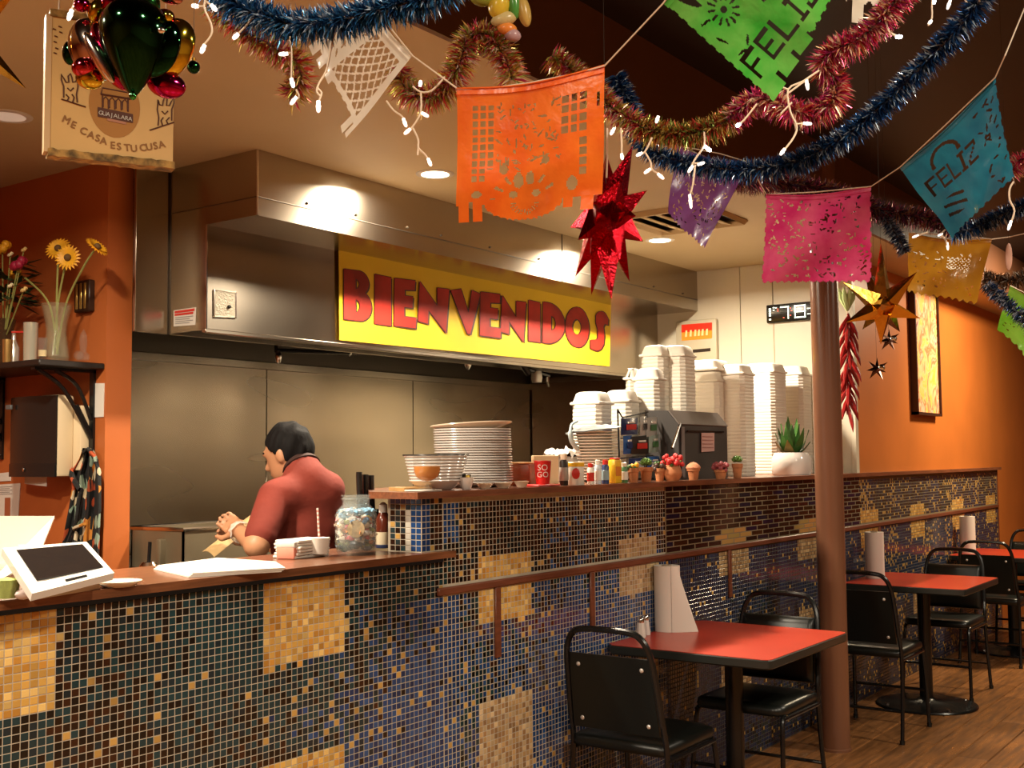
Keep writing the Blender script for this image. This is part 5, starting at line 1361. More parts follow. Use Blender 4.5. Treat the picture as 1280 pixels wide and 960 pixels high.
# papers on the wall
def wall_paper(name, pts, lab, m=PAPER, X=None, cat='paper', extra=None):
    p = [at_x(q[0], q[1], (X or WX)-.004) for q in pts]
    o = MB().slab(p[3], p[2], p[1], p[0], -.003) if False else MB().slab(p[0], p[1], p[2], p[3], .003)
    return o.obj(name, m, None, lab, cat), p
wall_paper('notice_paper', ((113, 522), (129, 521), (130, 479), (113, 479)), 'white paper note pinned beside the shelf bracket')
o, p = wall_paper('printed_notice', ((-5, 650), (22, 650), (25, 604), (-5, 606)), 'white printed notice with a brown bar below the dispenser')
f_ = lambda u, v: p[0]*(1-u)*(1-v)+p[1]*u*(1-v)+p[2]*u*v+p[3]*(1-u)*v-Vector((.0015, 0, 0))
MB().slab(f_(.40, .05), f_(.66, .05), f_(.64, .62), f_(.4, .62), .001).obj('brown_bar', cmat('brown_print', (.35, .10, .04), .6), o)
mb = MB()
for k in range(5): mb.slab(f_(.1, .72+.05*k), f_(.7-.1*(k % 2), .72+.05*k), f_(.7-.1*(k % 2), .735+.05*k), f_(.1, .735+.05*k), .0008)
mb.obj('print_lines', cmat('grey_print', (.3, .28, .27), .6), o)
wall_paper('paper_strip', ((-4, 602), (13, 601), (13, 590), (-4, 592)), 'short white paper strip on the red wall under the dispenser')
p = [at_x(*q, WX-.03) for q in ((92, 391), (111, 391), (111, 349), (92, 352))]
t = thing('striped_frame', (p[0]+p[1])/2, 'small dark frame with gold vertical stripes on the red wall', 'picture')
ys = sorted((p[0].y, p[1].y)); zz = sorted((p[0].z, p[2].z))
MB().rbox((WX-.03, ys[0], zz[0]), (WX-.001, ys[1], zz[1]), .004, n=1).obj('frame', cmat('dark_brown', (.03, .012, .006), .4), t)
for k in range(3):
    y = ys[0]+(ys[1]-ys[0])*(.2+.27*k); MB().rbox((WX-.034, y, zz[0]+.012), (WX-.029, y+.013, zz[1]-.012), .002, n=1).obj('gold_stripe', cmat('brass', (.6, .38, .1), .3, .8), t)
# patterned apron hanging from a hook
FLOR = mat('floral_cloth', (.02, .015, .015), .8)
nt = FLOR.node_tree; vo = nt.nodes.new('ShaderNodeTexVoronoi'); vo.inputs['Scale'].default_value = 24
cr = nt.nodes.new('ShaderNodeValToRGB'); cr.color_ramp.interpolation = 'CONSTANT'
for i, (pos, c) in enumerate(((0, (.01, .01, .01)), (.42, (.40, .07, .02)), (.56, (.55, .45, .3)), (.64, (.01, .01, .012)), (.72, (.50, .2, .03)), (.82, (.25, .33, .25)), (.88, (.02, .02, .02)))):
    e = cr.color_ramp.elements[i] if i < 2 else cr.color_ramp.elements.new(pos); e.position = pos; e.color = (*c, 1)
tc = nt.nodes.new('ShaderNodeTexCoord'); sx = nt.nodes.new('ShaderNodeSeparateColor')
nt.links.new(tc.outputs['Object'], vo.inputs['Vector']); nt.links.new(vo.outputs['Color'], sx.inputs[0]); nt.links.new(sx.outputs[0], cr.inputs[0]); nt.links.new(cr.outputs[0], nt.nodes['Principled BSDF'].inputs['Base Color'])
outl = [(560, 103, 115), (575, 97, 122), (590, 88, 124), (610, 90, 125), (635, 86, 125), (660, 81, 124), (690, 76, 123), (712, 84, 122)]
hk = at_x(108, 562, WX)
t = thing('hanging_apron', hk, 'black floral patterned apron hanging on the red wall', 'apron')
MB().ball((WX-.012, hk.y, hk.z), .010, 8, 6).tube([(WX, hk.y, hk.z), (WX-.014, hk.y, hk.z)], .005, 6).obj('hook', BLACKM, t)
mb = MB(); n = 14; rows = []
for i, (py, xa, xb) in enumerate(outl):
    rows.append([at_x(xa+(xb-xa)*j/n, py, WX-.035-.018*math.sin(j*1.5+i*.25)-.012*min(i, 3)/3) for j in range(n+1)])
vs = [p for r_ in rows for p in r_]
mb.add(vs, [(i*(n+1)+j, (i+1)*(n+1)+j, (i+1)*(n+1)+j+1, i*(n+1)+j+1) for i in range(len(rows)-1) for j in range(n)])
mb.add([p+Vector((.004, 0, 0)) for p in vs], [(i*(n+1)+j, i*(n+1)+j+1, (i+1)*(n+1)+j+1, (i+1)*(n+1)+j) for i in range(len(rows)-1) for j in range(n)])
mb.obj('cloth', FLOR, t, ang=80)
MB().tube([at_x(a, b, WX-.05) for a, b in ((104, 566), (110, 561), (118, 570), (124, 590), (124, 640))], .008, 6).tube([at_x(a, b, WX-.06) for a, b in ((86, 582), (92, 600), (100, 612))], .012, 6).tube([at_x(a, b, WX-.07) for a, b in ((100, 616), (95, 650), (84, 680), (92, 660), (106, 655))], .007, 6).obj('ties', FLOR, t)

# ---------------------------------------------------------------- orange wall: painting, small stars, chilli string
OY = 2.50
p = [at_y(*q, OY-.05) for q in ((1148, 518), (1178, 520), (1178, 345), (1148, 340))]
x0, x1 = p[0].x, p[1].x; z0, z1 = p[0].z, 2.71
t = thing('painting', ((x0+x1)/2, OY-.03, z0), 'tall framed abstract painting in yellow red and purple on the orange wall', 'picture')
FRM = cmat('frame_dark', (.05, .015, .008), .4)
MB().box((x0, OY-.05, z0), (x0+.02, OY-.001, z1)).box((x1-.02, OY-.05, z0), (x1, OY-.001, z1)).box((x0, OY-.05, z0), (x1, OY-.001, z0+.02)).box((x0, OY-.05, z1-.02), (x1, OY-.001, z1)).obj('frame', FRM, t)
PNT = mat('abstract_paint', (.8, .5, .1), .5)
nt = PNT.node_tree; nz = nt.nodes.new('ShaderNodeTexNoise'); nz.inputs['Scale'].default_value = 5; nz.inputs['Detail'].default_value = 4; nz.inputs['Distortion'].default_value = 1.6
cr = nt.nodes.new('ShaderNodeValToRGB')
for i, (pos, c) in enumerate(((.25, (.75, .62, .40)), (.40, (.85, .5, .06)), (.47, (.80, .58, .30)), (.54, (.75, .16, .04)), (.62, (.85, .62, .42)), (.70, (.30, .03, .09)), (.8, (.10, .02, .10)))):
    e = cr.color_ramp.elements[i] if i < 2 else cr.color_ramp.elements.new(pos); e.position = pos; e.color = (*c, 1)
tc = nt.nodes.new('ShaderNodeTexCoord'); mp = nt.nodes.new('ShaderNodeMapping'); mp.inputs['Scale'].default_value = (1.3, 1, .9)
nt.links.new(tc.outputs['Object'], mp.inputs[0]); nt.links.new(mp.outputs[0], nz.inputs['Vector']); nt.links.new(nz.outputs['Fac'], cr.inputs[0]); nt.links.new(cr.outputs[0], nt.nodes['Principled BSDF'].inputs['Base Color'])
MB().box((x0+.02, OY-.035, z0+.02), (x1-.02, OY-.002, z1-.02)).obj('canvas', PNT, t)

def star(mb, c, R, r, dirs, n=4):
    c = Vector(c)
    for d in dirs:
        d = Vector(d); L_ = d.length*R; d = d.normalized(); s_ = d.orthogonal().normalized(); u_ = d.cross(s_)
        bs = [c+d*r*.45+(s_*math.cos(2*pi*k/n+.4)+u_*math.sin(2*pi*k/n+.4))*r for k in range(n)]
        mb.add(bs+[c+d*L_, c], [(k, (k+1) % n, n) for k in range(n)]+[((k+1) % n, k, n+1) for k in range(n)])
def scr(px, py, dz=0): return RT*px-UP*py+FW*dz
for (px, py), lab, T in (((1111, 425), 'upper tiny dark foil star hanging before the orange wall', 4.6), ((1096, 461), 'lower tiny dark foil star hanging before the orange wall', 4.5)):
    c = at_t(px, py, T); t = thing('foil_star', c, lab, 'star', 'tiny foil stars by the orange wall')
    mb = MB(); rr = random.Random(px); star(mb, c, .045, .011, [scr(math.cos(a), math.sin(a), .5*math.sin(3*a+1)) for a in [k*2*pi/7+.3 for k in range(7)]]+[scr(.3, .2, -.9)], 4)
    mb.obj('star_points', mat('dark_bronze_foil', (.12, .06, .04), .2, 1), t, smooth=False)
    MB().ball(c+scr(.012, -.004, -.02), .014, 8, 6).obj('silver_bead', CHROME, t)
    MB().tube([c, (c.x, c.y, ZD if c.y < 2.13 else ZC)], .0005, 4).obj('thread', THREAD, t)
c = at_t(1060, 390, 6.6); c.y = min(c.y, 2.42)
t = thing('chilli_string', c, 'string of dried red chillies hanging behind the brown column', 'chillies')
MB().tube([(c.x, c.y, ZC), at_t(1061, 512, 6.6)], .003, 5).obj('cord', WIRE, t)
rr = random.Random(2); mb = MB()
CH = mat('dried_chilli', (.33, .012, .012), .3, var=.4, vscale=30)
for k in range(34):
    py = 392+118*k/34; a = k*2.4; o_ = at_t(1060, py, 6.6); d = Vector((math.cos(a)*.5, math.sin(a)*.5, -.8)).normalized(); L_ = .11+.05*rr.random()
    mb = MB(); mb.tube([o_, o_+d*L_*.4, o_+d*L_*.75+Vector((0, 0, -.01)), o_+d*L_*.9+Vector((0, 0, -.035))], [.006, .013, .010, .001], 6); mb.obj('chilli', CH, t)
o_ = at_t(1059, 384, 6.6)
mb = MB()
for k in range(8):
    a = k*pi/4; mb.tube([o_+Vector((0, 0, -.02)), o_+Vector((.03*math.cos(a), .03*math.sin(a), .05)), o_+Vector((.05*math.cos(a), .05*math.sin(a), .11))], [.006, .018, .003], 6)
mb.obj('pale_husk', cmat('pale_husk', (.45, .55, .25), .6), t)
# ---------------------------------------------------------------- hanging wooden sign
A0, B0 = at_t(62, 187, 2.50), at_t(216, 205, 2.62)
A0.z = B0.z = (A0.z+B0.z)/2
SX = (B0-A0).normalized(); SZ = Vector((0, 0, 1)); SN = SX.cross(SZ)  # towards the viewer
def on_sign(px, py, o=0.0):
    d = ray(px, py); k = (A0-CAM).dot(SN)/d.dot(SN); return CAM+d*k+SN*o
tz = on_sign(55, 17).z; W_S = (B0-A0).length; HS = tz-A0.z
MS = Matrix(((SX.x, SN.x, 0, A0.x), (SX.y, SN.y, 0, A0.y), (0, 0, 1, A0.z), (0, 0, 0, 1)))
t = thing('hanging_sign', A0+SX*W_S/2, 'cream wooden sign lettered ME CASA ES TU CUSA hanging behind the foil ornament', 'sign')
SIGNP = cmat('cream_panel', (.74, .455, .155), .5, var=.08, vscale=8); BARK = mat('bark_wood', (.50, .28, .07), .7, var=.8, vscale=40, bump=.8, bscale=60)
MB().box((0, -.03, 0), (W_S, 0, HS), MS).obj('board', SIGNP, t)
for z0, z1 in ((-.012, .004), (HS-.004, HS+.012)):
    mb = MB(); n = 26; rg = []
    for i in range(n+1):
        x = -.004+(W_S+.008)*i/n; j = .004*noise.noise((i*.7, z0*9, 0)); rg.append([MS @ Vector(p) for p in ((x, -.036, z0+j), (x, .005+j, z0+j*.5), (x, .004, z1+j), (x, -.034, z1))])
    mb.loft(rg, True); mb.obj('bark_edge', BARK, t)
MB().box((-.012, -.034, -.004), (0, .003, HS), MS).obj('side_edge', cmat('side_wood', (.66, .44, .22), .55), t)
INK = cmat('burnt_ink', (.30, .13, .03), .6); INKD = cmat('dark_ink', (.10, .03, .015), .6)
def sign_text(ch, px, py, h, ang, m, mb, o=.0015):
    vs, fs = text_geo(ch, 1.0); c = on_sign(px, py, o); a = math.radians(ang)
    s_ = h/.69*W_S/154
    ex = SX*math.cos(a)+SZ*math.sin(a); ey = SZ*math.cos(a)-SX*math.sin(a)
    mb.add([c+ex*v.x*s_+ey*v.y*s_ for v in vs], fs)
mb = MB()
for ch, px, py, ang in (('M', 81, 153.5, -26), ('E', 90, 159.5, -24), ('C', 103, 167.5, -20), ('A', 112.5, 172.5, -17), ('S', 121, 176.5, -14), ('A', 128.5, 180, -10), ('E', 140.5, 185.5, -4), ('S', 148.5, 187, -2), ('T', 159, 188.5, 1), ('U', 167.5, 189.5, 2), ('C', 179, 188.5, 5), ('U', 187, 187.5, 8), ('S', 195, 186, 10), ('A', 203, 184.5, 12)):
    for ox, oy in ((0, 0), (.5, 0), (0, .5), (.5, .5)): sign_text(ch, px+ox, py+oy, 9.0, ang+5, INK, mb, .0015+.0001*ox+.0002*oy)
mb.obj('lettering', INK, t, smooth=False)
def disc_on(px, py, rx, ry, m, name, o, n=32, par=t):
    vs, fs = fill_geo([[(rx*math.cos(2*pi*k/n), ry*math.sin(2*pi*k/n)) for k in range(n)]])
    return MB().add([on_sign(px+v.x, py-v.y+v.x*.15, o) for v in vs], fs).obj(name, m, par, smooth=False)
disc_on(143, 132, 32, 40, cmat('logo_brown', (.44, .19, .03), .55), 'round_emblem', .001)
def poly_on(pts, m, name, o=.002, par=t):
    mb = MB(); mb.add([on_sign(x, y, o) for x, y in pts], [tuple(range(len(pts)))[::-1]]); return mb.obj(name, m, par, smooth=False)
mb = MB()
def ink(pts, w_=.0016, o=.0015): mb.tube([on_sign(x, y, o) for x, y in pts], w_, 5)
# house with arches on the emblem
ink([(126, 118), (128, 110), (160, 116), (163, 122)]); ink([(128, 117), (128, 136)]); ink([(160, 122), (160, 140)]); ink([(126, 118), (163, 124)], .0022)
for x in (132, 140, 148, 156): ink([(x-3.4, 134+(x-132)*.12), (x-3.2, 124+(x-132)*.14), (x, 121+(x-132)*.14), (x+3.2, 125+(x-132)*.14), (x+3.4, 136+(x-132)*.12)])
mb.obj('drawn_house', INKD, t, kind='stuff')
# two little long-eared figures
for dx, dy, k in ((0, 0, 1), (110, 29, -1)):
    mb = MB(); c = lambda pts: [((x-88)*k*.95+88+dx+(0 if k > 0 else 8), y+dy) for x, y in pts]
    ink(c([(79, 122), (79, 108), (76, 100), (76, 93), (80, 99), (82, 103), (86, 103), (85, 95), (88, 92), (90, 97), (91, 103), (95, 102), (97, 96), (98, 108), (96, 118), (97, 128)])); ink(c([(76, 124), (108, 134)])); ink(c([(84, 110), (88, 114), (92, 110)])); ink(c([(82, 118), (86, 122), (84, 126)])); ink(c([(90, 118), (93, 122), (91, 128)])); mb.obj('drawn_figure', INKD, t, kind='stuff')
mb = MB()
for x, y in ((68, 36), (70, 45), (69, 52), (71, 60), (69, 66), (75, 33), (76, 40)): ink([(x-2, y), (x+2, y+1.5)], .0014)
mb.obj('faded_marks', INKD, t, kind='stuff')
poly_on([(122, 134), (166, 143), (166, 154), (122, 146)], INKD, 'name_band', .0025)
mb = MB()
for i, ch in enumerate('GUAJALARA'): sign_text(ch, 125.5+4.6*i, 143.9+.95*i, 5.4, -3, PAPER, mb, .0035)
mb.obj('emblem_lettering', PAPER, t, label='white emblem lettering', smooth=False)
poly_on([(134, 148), (158, 153), (157, 156), (134, 151)], cmat('soft_pink', (.5, .22, .13), .6), 'emblem_line', .0025)
for u in (.06, .94):
    q = A0+SX*W_S*u+SZ*HS-SN*.015; MB().tube([q, (q.x, q.y, ZD if q.y < 2.13 else ZC)], .0015, 5).obj('cord', WIRE, t)

# ---------------------------------------------------------------- cut paper banners
def SHEET(name, c, c2, gloss=.3): return mat(name, c, gloss, var=0, col2=c2, vscale=14, bump=.8, bscale=26, sheet=.35, coat=.3)
def slits(seed, n, u0, u1, v0, v1, la, lb, wa, wb):
    r = random.Random(seed); out = []
    for _ in range(n):
        out.append((r.uniform(u0, u1), r.uniform(v0, v1), r.uniform(la, lb), r.uniform(wa, wb), r.uniform(0, pi)))
    return out
def in_slits(S, u, v, asp=1.0):
    for cu, cv, L_, W_, a in S:
        du, dv = u-cu, (v-cv)*asp
        if abs(du) > L_ or abs(dv) > L_: continue
        x = du*math.cos(a)+dv*math.sin(a); y = -du*math.sin(a)+dv*math.cos(a)
        if (x/L_)**2+(y/W_)**2 < 1: return True
    return False
FONT = {'F': '11111,10000,10000,11110,10000,10000,10000', 'E': '11111,10000,10000,11110,10000,10000,11111', 'L': '10000,10000,10000,10000,10000,10000,11111', 'I': '111,010,010,010,010,010,111', 'Z': '11111,00001,00010,00100,01000,10000,11111', 'H': '10001,10001,10001,11111,10001,10001,10001', 'A': '01110,10001,10001,11111,10001,10001,10001', 'C': '01111,10000,10000,10000,10000,10000,01111', 'S': '01111,10000,10000,01110,00001,00001,11110'}
def in_text(txt, u, v, u0, v0, w_, h_):
    """v grows downward; letters are cut strokes"""
    cells = []; 
    x = (u-u0)/w_; y = (v-v0)/h_
    if not (0 <= x < 1 and 0 <= y < 1): return False
    n = sum(len(FONT[c].split(',')[0])+1 for c in txt); cx = x*n; ry = int(y*7)
    for c in txt:
        rows = FONT[c].split(','); k = len(rows[0])
        if cx < k: return rows[ry][int(cx)] == '1'
        cx -= k+1
        if cx < 0: return False
    return False
def paper_banner(corners, nu, nv, keep, m, label, ripple=.006, hem=True, seed=1, name='paper_banner'):
    TL, TR, BR, BL = [at_t(*c) for c in corners]
    t = thing(name, (TL+TR)/2, label, 'paper banner', 'cut paper banners')
    nrm = (TR-TL).cross(BL-TL).normalized()
    if nrm.dot(CAM-TL) < 0: nrm = -nrm
    def P(u, v):
        p = (TL*(1-u)+TR*u)*(1-v)+(BL*(1-u)+BR*u)*v
        sag = -.012*math.sin(pi*u)*(1-v)
        return p+nrm*ripple*(math.sin(u*9+seed)+.7*math.sin(v*7+u*5+seed*2)+.5*noise.noise((u*5, v*5, seed)))*(.3+.7*v)+Vector((0, 0, sag))
    ids = {}; mb = MB()
    def vid(i, j):
        if (i, j) not in ids: ids[(i, j)] = len(mb.v); mb.v.append(tuple(P(i/nu, j/nv)))
        return ids[(i, j)]
    for i in range(nu):
        for j in range(nv):
            if keep((i+.5)/nu, (j+.5)/nv):
                mb.f.append([vid(i, j+1), vid(i+1, j+1), vid(i+1, j), vid(i, j)]); mb.m.append(0); mb.c.append(None)
    mb.obj('cut_sheet', m, t, ang=180)
    if hem:
        e = [P(u/16, 0)+nrm*.001 for u in range(17)]; e2 = [P(u/16, .045)+nrm*.003 for u in range(17)]
        h = MB(); h.add(e+e2, [(i+17, i+18, i+1, i) for i in range(16)]); h.tube([q+nrm*.001 for q in e], .0022, 5); h.obj('folded_hem', m, t, ang=180)
    return t, P
# orange
SO = slits(1, 70, .28, .72, .14, .62, .012, .035, .004, .008)
def k_or(u, v):
    lim = .86
    if .20 < u < .74: lim = .84+.15*math.sqrt(max(0, 1-((u-.47)/.28)**2))+.006*math.sin(u*150)
    if .02 < u < .09 or .115 < u < .18: lim = .985
    if .745 < u < .81: lim = .93
    if .86 < u < .945: lim = .955
    if v > lim: return False
    if .09 <= u <= .115 and v > .84: return False
    for (u0, u1, v0, v1, nu_, nv_) in ((.10, .26, .12, .70, 3, 10), (.72, .90, .13, .42, 3, 4), (.835, .90, .44, .72, 1, 4)):
        if u0 < u < u1 and v0 < v < v1:
            a = (u-u0)/(u1-u0)*nu_ % 1; b = (v-v0)/(v1-v0)*nv_ % 1
            if nu_ == 3 and v0 == .12:
                if v > .60 and u > .2: return True
            return not (.14 < a < .86 and .12 < b < .82)
    for cu, cv, ru, rv in ((.43, .70, .035, .055), (.51, .69, .03, .045), (.39, .80, .03, .024), (.55, .80, .03, .026), (.33, .61, .03, .035), (.62, .57, .026, .03), (.80, .76, .035, .05), (.145, .785, .035, .028)):
        if ((u-cu)/ru)**2+((v-cv)/rv)**2 < 1: return False
    r = math.hypot(u-.47, (v-.86)*1.05); a = math.atan2(.86-v, u-.47)
    if v > .84 and r < .105: pass
    if .06 < r < .10 and v > .86 and math.sin(a*26) > .55: return False
    if .17 < r < .235 and v < .83 and math.sin(a*15+.4) > .72: return False
    if in_slits(SO, u, v): return False
    if u > .95 and .16 < v < .26: return u > .975
    return True
OR = SHEET('orange_tissue', (.95, .20, .02), (.85, .13, .012))
paper_banner(((572, 111, 2.22), (756, 82, 2.10), (752, 268, 2.12), (572, 282, 2.24)), 110, 116, k_or, OR, 'big orange cut paper banner hanging in front of the kitchen hood', .005, True, 1)
# white, hanging sideways with a lattice
def k_wh(u, v):
    lim = .86+.01*math.sin(u*60)
    for a, b, l in ((0, .10, 1.0), (.16, .26, .98), (.34, .44, .93), (.84, .92, 1.0), (.95, 1.0, .97)):
        if a <= u <= b: lim = l
    if v > lim: return False
    if .36 < u < .90 and .12 < v < .80:
        a = (u*9+v*7) % 1; b = (u*9-v*7) % 1
        return a < .22 or b < .22
    if .10 < u < .30 and .2 < v < .7: return not in_slits(SW, u, v)
    return True
SW = slits(8, 14, .1, .3, .2, .7, .02, .05, .008, .014)
WT = SHEET('white_tissue', (.93, .85, .72), (.86, .76, .62))
paper_banner(((462, 2, 2.30), (516, 70, 2.28), (432, 176, 2.34), (385, 58, 2.38)), 90, 90, k_wh, WT, 'white cut paper banner with diamond lattice left of the orange banner', .006, True, 4)
# green
def k_gr(u, v):
    if u < .012+.009*(math.sin(v*75) > 0): return False
    lim = .90
    for a, b, l in ((.0, .18, 1.0), (.22, .38, .985), (.42, .58, .96)):
        if a <= u <= b: lim = l
    if u > .60: lim = .93-.10*(u-.6)+.008*math.sin(u*80)
    if v > lim: return False
    r = math.hypot(u-.30, (v-.34)); a = math.atan2(v-.34, u-.30)
    if r < .025 or (.065 < r < .125 and math.sin(a*12) > .45): return False
    for cu, cv, L_, W_, an in ((.16, .12, .10, .03, 1.1), (.12, .30, .05, .010, .2), (.10, .46, .05, .010, 1.2), (.14, .62, .04, .010, .3), (.24, .60, .04, .01, -.6), (.46, .14, .04, .010, .8), (.52, .20, .04, .010, -.6)):
        du, dv = u-cu, v-cv; x = du*math.cos(an)+dv*math.sin(an); y = -du*math.sin(an)+dv*math.cos(an)
        if (x/L_)**2+(y/W_)**2 < 1: return False
    if in_text('FELIZ', u, v, .07, .64, .86, .2): return False
    if in_text('HA', u, v, .55, .30, .40, .24): return False
    return True
GR = SHEET('green_tissue', (.03, .42, .035), (.16, .52, .09))
paper_banner(((829, 4, 2.0), (925, -135, 1.9), (1062, -5, 1.98), (966, 128, 2.06)), 110, 110, k_gr, GR, 'bright green cut paper banner at the top of the picture', .004, True, 2)
# pink
SP = slits(5, 190, .04, .96, .06, .93, .008, .030, .005, .012)
def k_pk(u, v):
    if v > .962+.022*abs(math.sin(u*pi*16)): return False
    if u < .012*(math.sin(v*60) > 0) or u > 1-.012*(math.sin(v*60) > 0): return False
    return not in_slits(SP, u, v)
PK = SHEET('pink_tissue', (.72, .03, .20), (.85, .13, .30))
paper_banner(((958, 243, 3.2), (1089, 233, 3.05), (1089, 354, 3.08), (953, 355, 3.24)), 95, 88, k_pk, PK, 'pink cut paper banner hanging in front of the brown column top', .006, True, 7)
# blue
SB = slits(12, 30, .76, .95, .10, .92, .012, .04, .007, .013)
def k_bl(u, v):
    if v > .97-.03*math.sin(u*3)+.008*math.sin(u*70): return False
    if u > .985-.008*(math.sin(v*50) > 0): return False
    if in_text('FELIZ', u, v*1.0, .10, .30, .62, .20): return False
    r = math.hypot(u-.40, (v-.24)); a = math.atan2(v-.24, u-.40)
    if .13 < r < .165 and v < .26: return False
    if in_slits(SB, u, v): return False
    if .10 < u < .42 and .60 < v < .82 and math.sin((v-u*.3)*62) > .45: return False
    return True
BL_ = SHEET('blue_tissue', (.015, .17, .30), (.02, .26, .40))
paper_banner(((1125, 209, 2.95), (1244, 97, 2.65), (1268, 228, 2.72), (1192, 300, 3.0)), 95, 100, k_bl, BL_, 'turquoise blue cut paper banner hanging at the upper right', .008, True, 3)
# purple
SU = slits(21, 120, .06, .94, .10, .86, .010, .035, .006, .012)
def k_pu(u, v):
    if v > .95-.10*(1-u)**2+.012*math.sin(u*70): return False
    return not in_slits(SU, u, v)
PU = SHEET('purple_tissue', (.20, .055, .27), (.26, .10, .34))
paper_banner(((846, 182, 2.95), (937, 203, 2.85), (880, 314, 2.92), (831, 280, 3.02)), 85, 90, k_pu, PU, 'purple cut paper banner hanging below the blue tinsel', .008, False, 5)
# yellow
SY = slits(31, 50, .08, .92, .22, .86, .010, .035, .006, .012)
def k_ye(u, v):
    if v > .96+.02*math.sin(u*60): return False
    if .50 < u < .80 and .28 < v < .48 and math.sin(u*120)*math.sin(v*120) > .35: return False
    return not in_slits(SY, u, v)
YE = SHEET('mustard_tissue', (.62, .30, .015), (.70, .37, .03))
paper_banner(((1136, 291, 3.6), (1240, 299, 3.45), (1220, 382, 3.5), (1134, 366, 3.65)), 80, 70, k_ye, YE, 'mustard yellow cut paper banner above the painting', .008, True, 6)
SL = slits(41, 20, .05, .9, .1, .9, .01, .03, .006, .012)
LI = SHEET('lime_tissue', (.20, .60, .03), (.32, .70, .08))
paper_banner(((1263, 357, 3.5), (1335, 392, 3.4), (1310, 475, 3.45), (1247, 413, 3.55)), 60, 60, lambda u, v: v < .97+.02*math.sin(u*50) and not in_slits(SL, u, v), LI, 'lime green cut paper banner at the right edge', .008, False, 8)
def k_w2(u, v):
    lim = .80+.02*math.sin(u*40)
    if .45 < u < .66: lim = 1.0
    if u < .4: lim = .80-.05*abs(math.sin(u*9))
    return v < lim
paper_banner(((1028, -110, 2.3), (1118, -110, 2.25), (1102, 34, 2.28), (1034, 24, 2.32)), 50, 60, k_w2, WT, 'white cut paper banner tip at the top right of the green banner', .005, False, 9)
# strings
def string(pts, label, extra=None):
    P_ = [at_t(*p) for p in pts]
    for e, k in ((0, 0), (-1, -1)):
        if extra and extra[0 if e == 0 else 1]:
            q = Vector(P_[k]); d = Vector(extra[0 if e == 0 else 1]); q2 = q+d; q2.z = ZD+.002
            P_ = [q2]+P_ if e == 0 else P_+[q2]
    return MB().tube(P_, .0016, 5).obj('hanging_string', WIRE, None, label, 'string')
string([(462, 2, 2.295), (516, 70, 2.275), (572, 111, 2.215), (600, 112, 2.2), (660, 104, 2.16), (720, 92, 2.12), (756, 82, 2.095), (829, 4, 1.995), (925, -135, 1.895)], 'thin cream string joining the white, orange and green banners', ((-.3, .1, 0), (.35, -.1, 0)))
string([(846, 182, 2.95), (900, 192, 2.9), (937, 203, 2.85), (950, 230, 3.1), (958, 243, 3.195), (1020, 240, 3.12), (1089, 233, 3.045), (1125, 209, 2.945), (1180, 158, 2.79), (1244, 97, 2.645), (1256, 70, 2.6)], 'thin cream string joining the purple, pink and blue banners', (None, (.35, -.2, 0)))
string([(1136, 291, 3.59), (1190, 294, 3.52), (1240, 299, 3.44), (1263, 296, 3.45), (1290, 290, 3.4), (1340, 280, 3.3)], 'thin pale string holding the yellow banner', (None, (.2, -.1, 0)))
string([(1263, 357, 3.49), (1335, 392, 3.39)], 'short string along the top of the lime green banner', (None, (.1, -.1, 0)))
string([(1028, -110, 2.29), (1118, -110, 2.24)], 'string above the white banner tip', ((-.05, 0, 0), (.05, 0, 0)))

# ---------------------------------------------------------------- tinsel garlands
def garland(pts, R, cols, label, dens=2600, seed=1, hang=True):
    P_ = smooth_path([at_t(*p) for p in pts], 8)
    t = thing('tinsel_garland', P_[0], label, 'tinsel', 'tinsel garlands overhead')
    core = list(P_)
    MB().tube(core, .0025, 5).obj('garland_core', STEELD, t)
    rr = random.Random(seed); mb = MB(); Ls = [(P_[i+1]-P_[i]).length for i in range(len(P_)-1)]; tot = sum(Ls); acc = 0
    for i, L_ in enumerate(Ls):
        a, b = P_[i], P_[i+1]; d = (b-a).normalized() if L_ > 1e-9 else Vector((1, 0, 0)); s_ = d.orthogonal().normalized(); u_ = d.cross(s_)
        for k in range(int(dens*1.7*L_)+1):
            q = a.lerp(b, rr.random()); an = rr.random()*2*pi; r_ = R*(.7+.4*rr.random())
            dr = (s_*math.cos(an)+u_*math.sin(an)+d*rr.uniform(-.45, .45)).normalized(); w_ = dr.cross(Vector((rr.uniform(-1, 1), rr.uniform(-1, 1), rr.uniform(-1, 1)))).normalized()*.0019
            f = (acc+L_*rr.random())/tot
            cs = cols(f) if callable(cols) else cols
            mb.col = cs[rr.randrange(len(cs))]
            e = q+dr*r_+Vector((0, 0, -.15*r_)); m_ = q+dr*r_*.5
            mb.add([q-w_*.6, q+w_*.6, m_+w_, e, m_-w_], [(0, 1, 2, 3, 4)])
        acc += L_
    mb.obj('tinsel', TINSEL, t, kind='stuff', smooth=False)
    return t
bl1 = [(.03, .14, .32), (.015, .07, .2), (.08, .28, .5), (.03, .12, .3), (.6, .7, .8)]
bl2 = [(.010, .04, .14), (.015, .07, .22), (.03, .12, .32), (.008, .03, .1), (.5, .6, .7)]  # pale last entry paints silver glints into the dark blue
multi = [(.65, .08, .07), (.60, .40, .08), (.8, .58, .2), (.35, .42, .08), (.75, .55, .45), (.5, .05, .12)]
redg = [(.60, .03, .07), (.65, .08, .16), (.8, .48, .25), (.5, .03, .14), (.85, .65, .48)]
def seg_cols(f):
    if f < .25: return multi
    if f < .45: return [(.5, .3, .06), (.45, .05, .03), (.6, .42, .12), (.15, .22, .04)]
    return redg+[(.40, .03, .16)]
garland([(255, -30, 1.85), (300, 8, 1.85), (350, 28, 1.84), (410, 28, 1.82), (470, 14, 1.80), (545, -8, 1.78), (580, -40, 1.76)], .036, bl1, 'thick steel blue tinsel garland along the top left', 3800, 1)
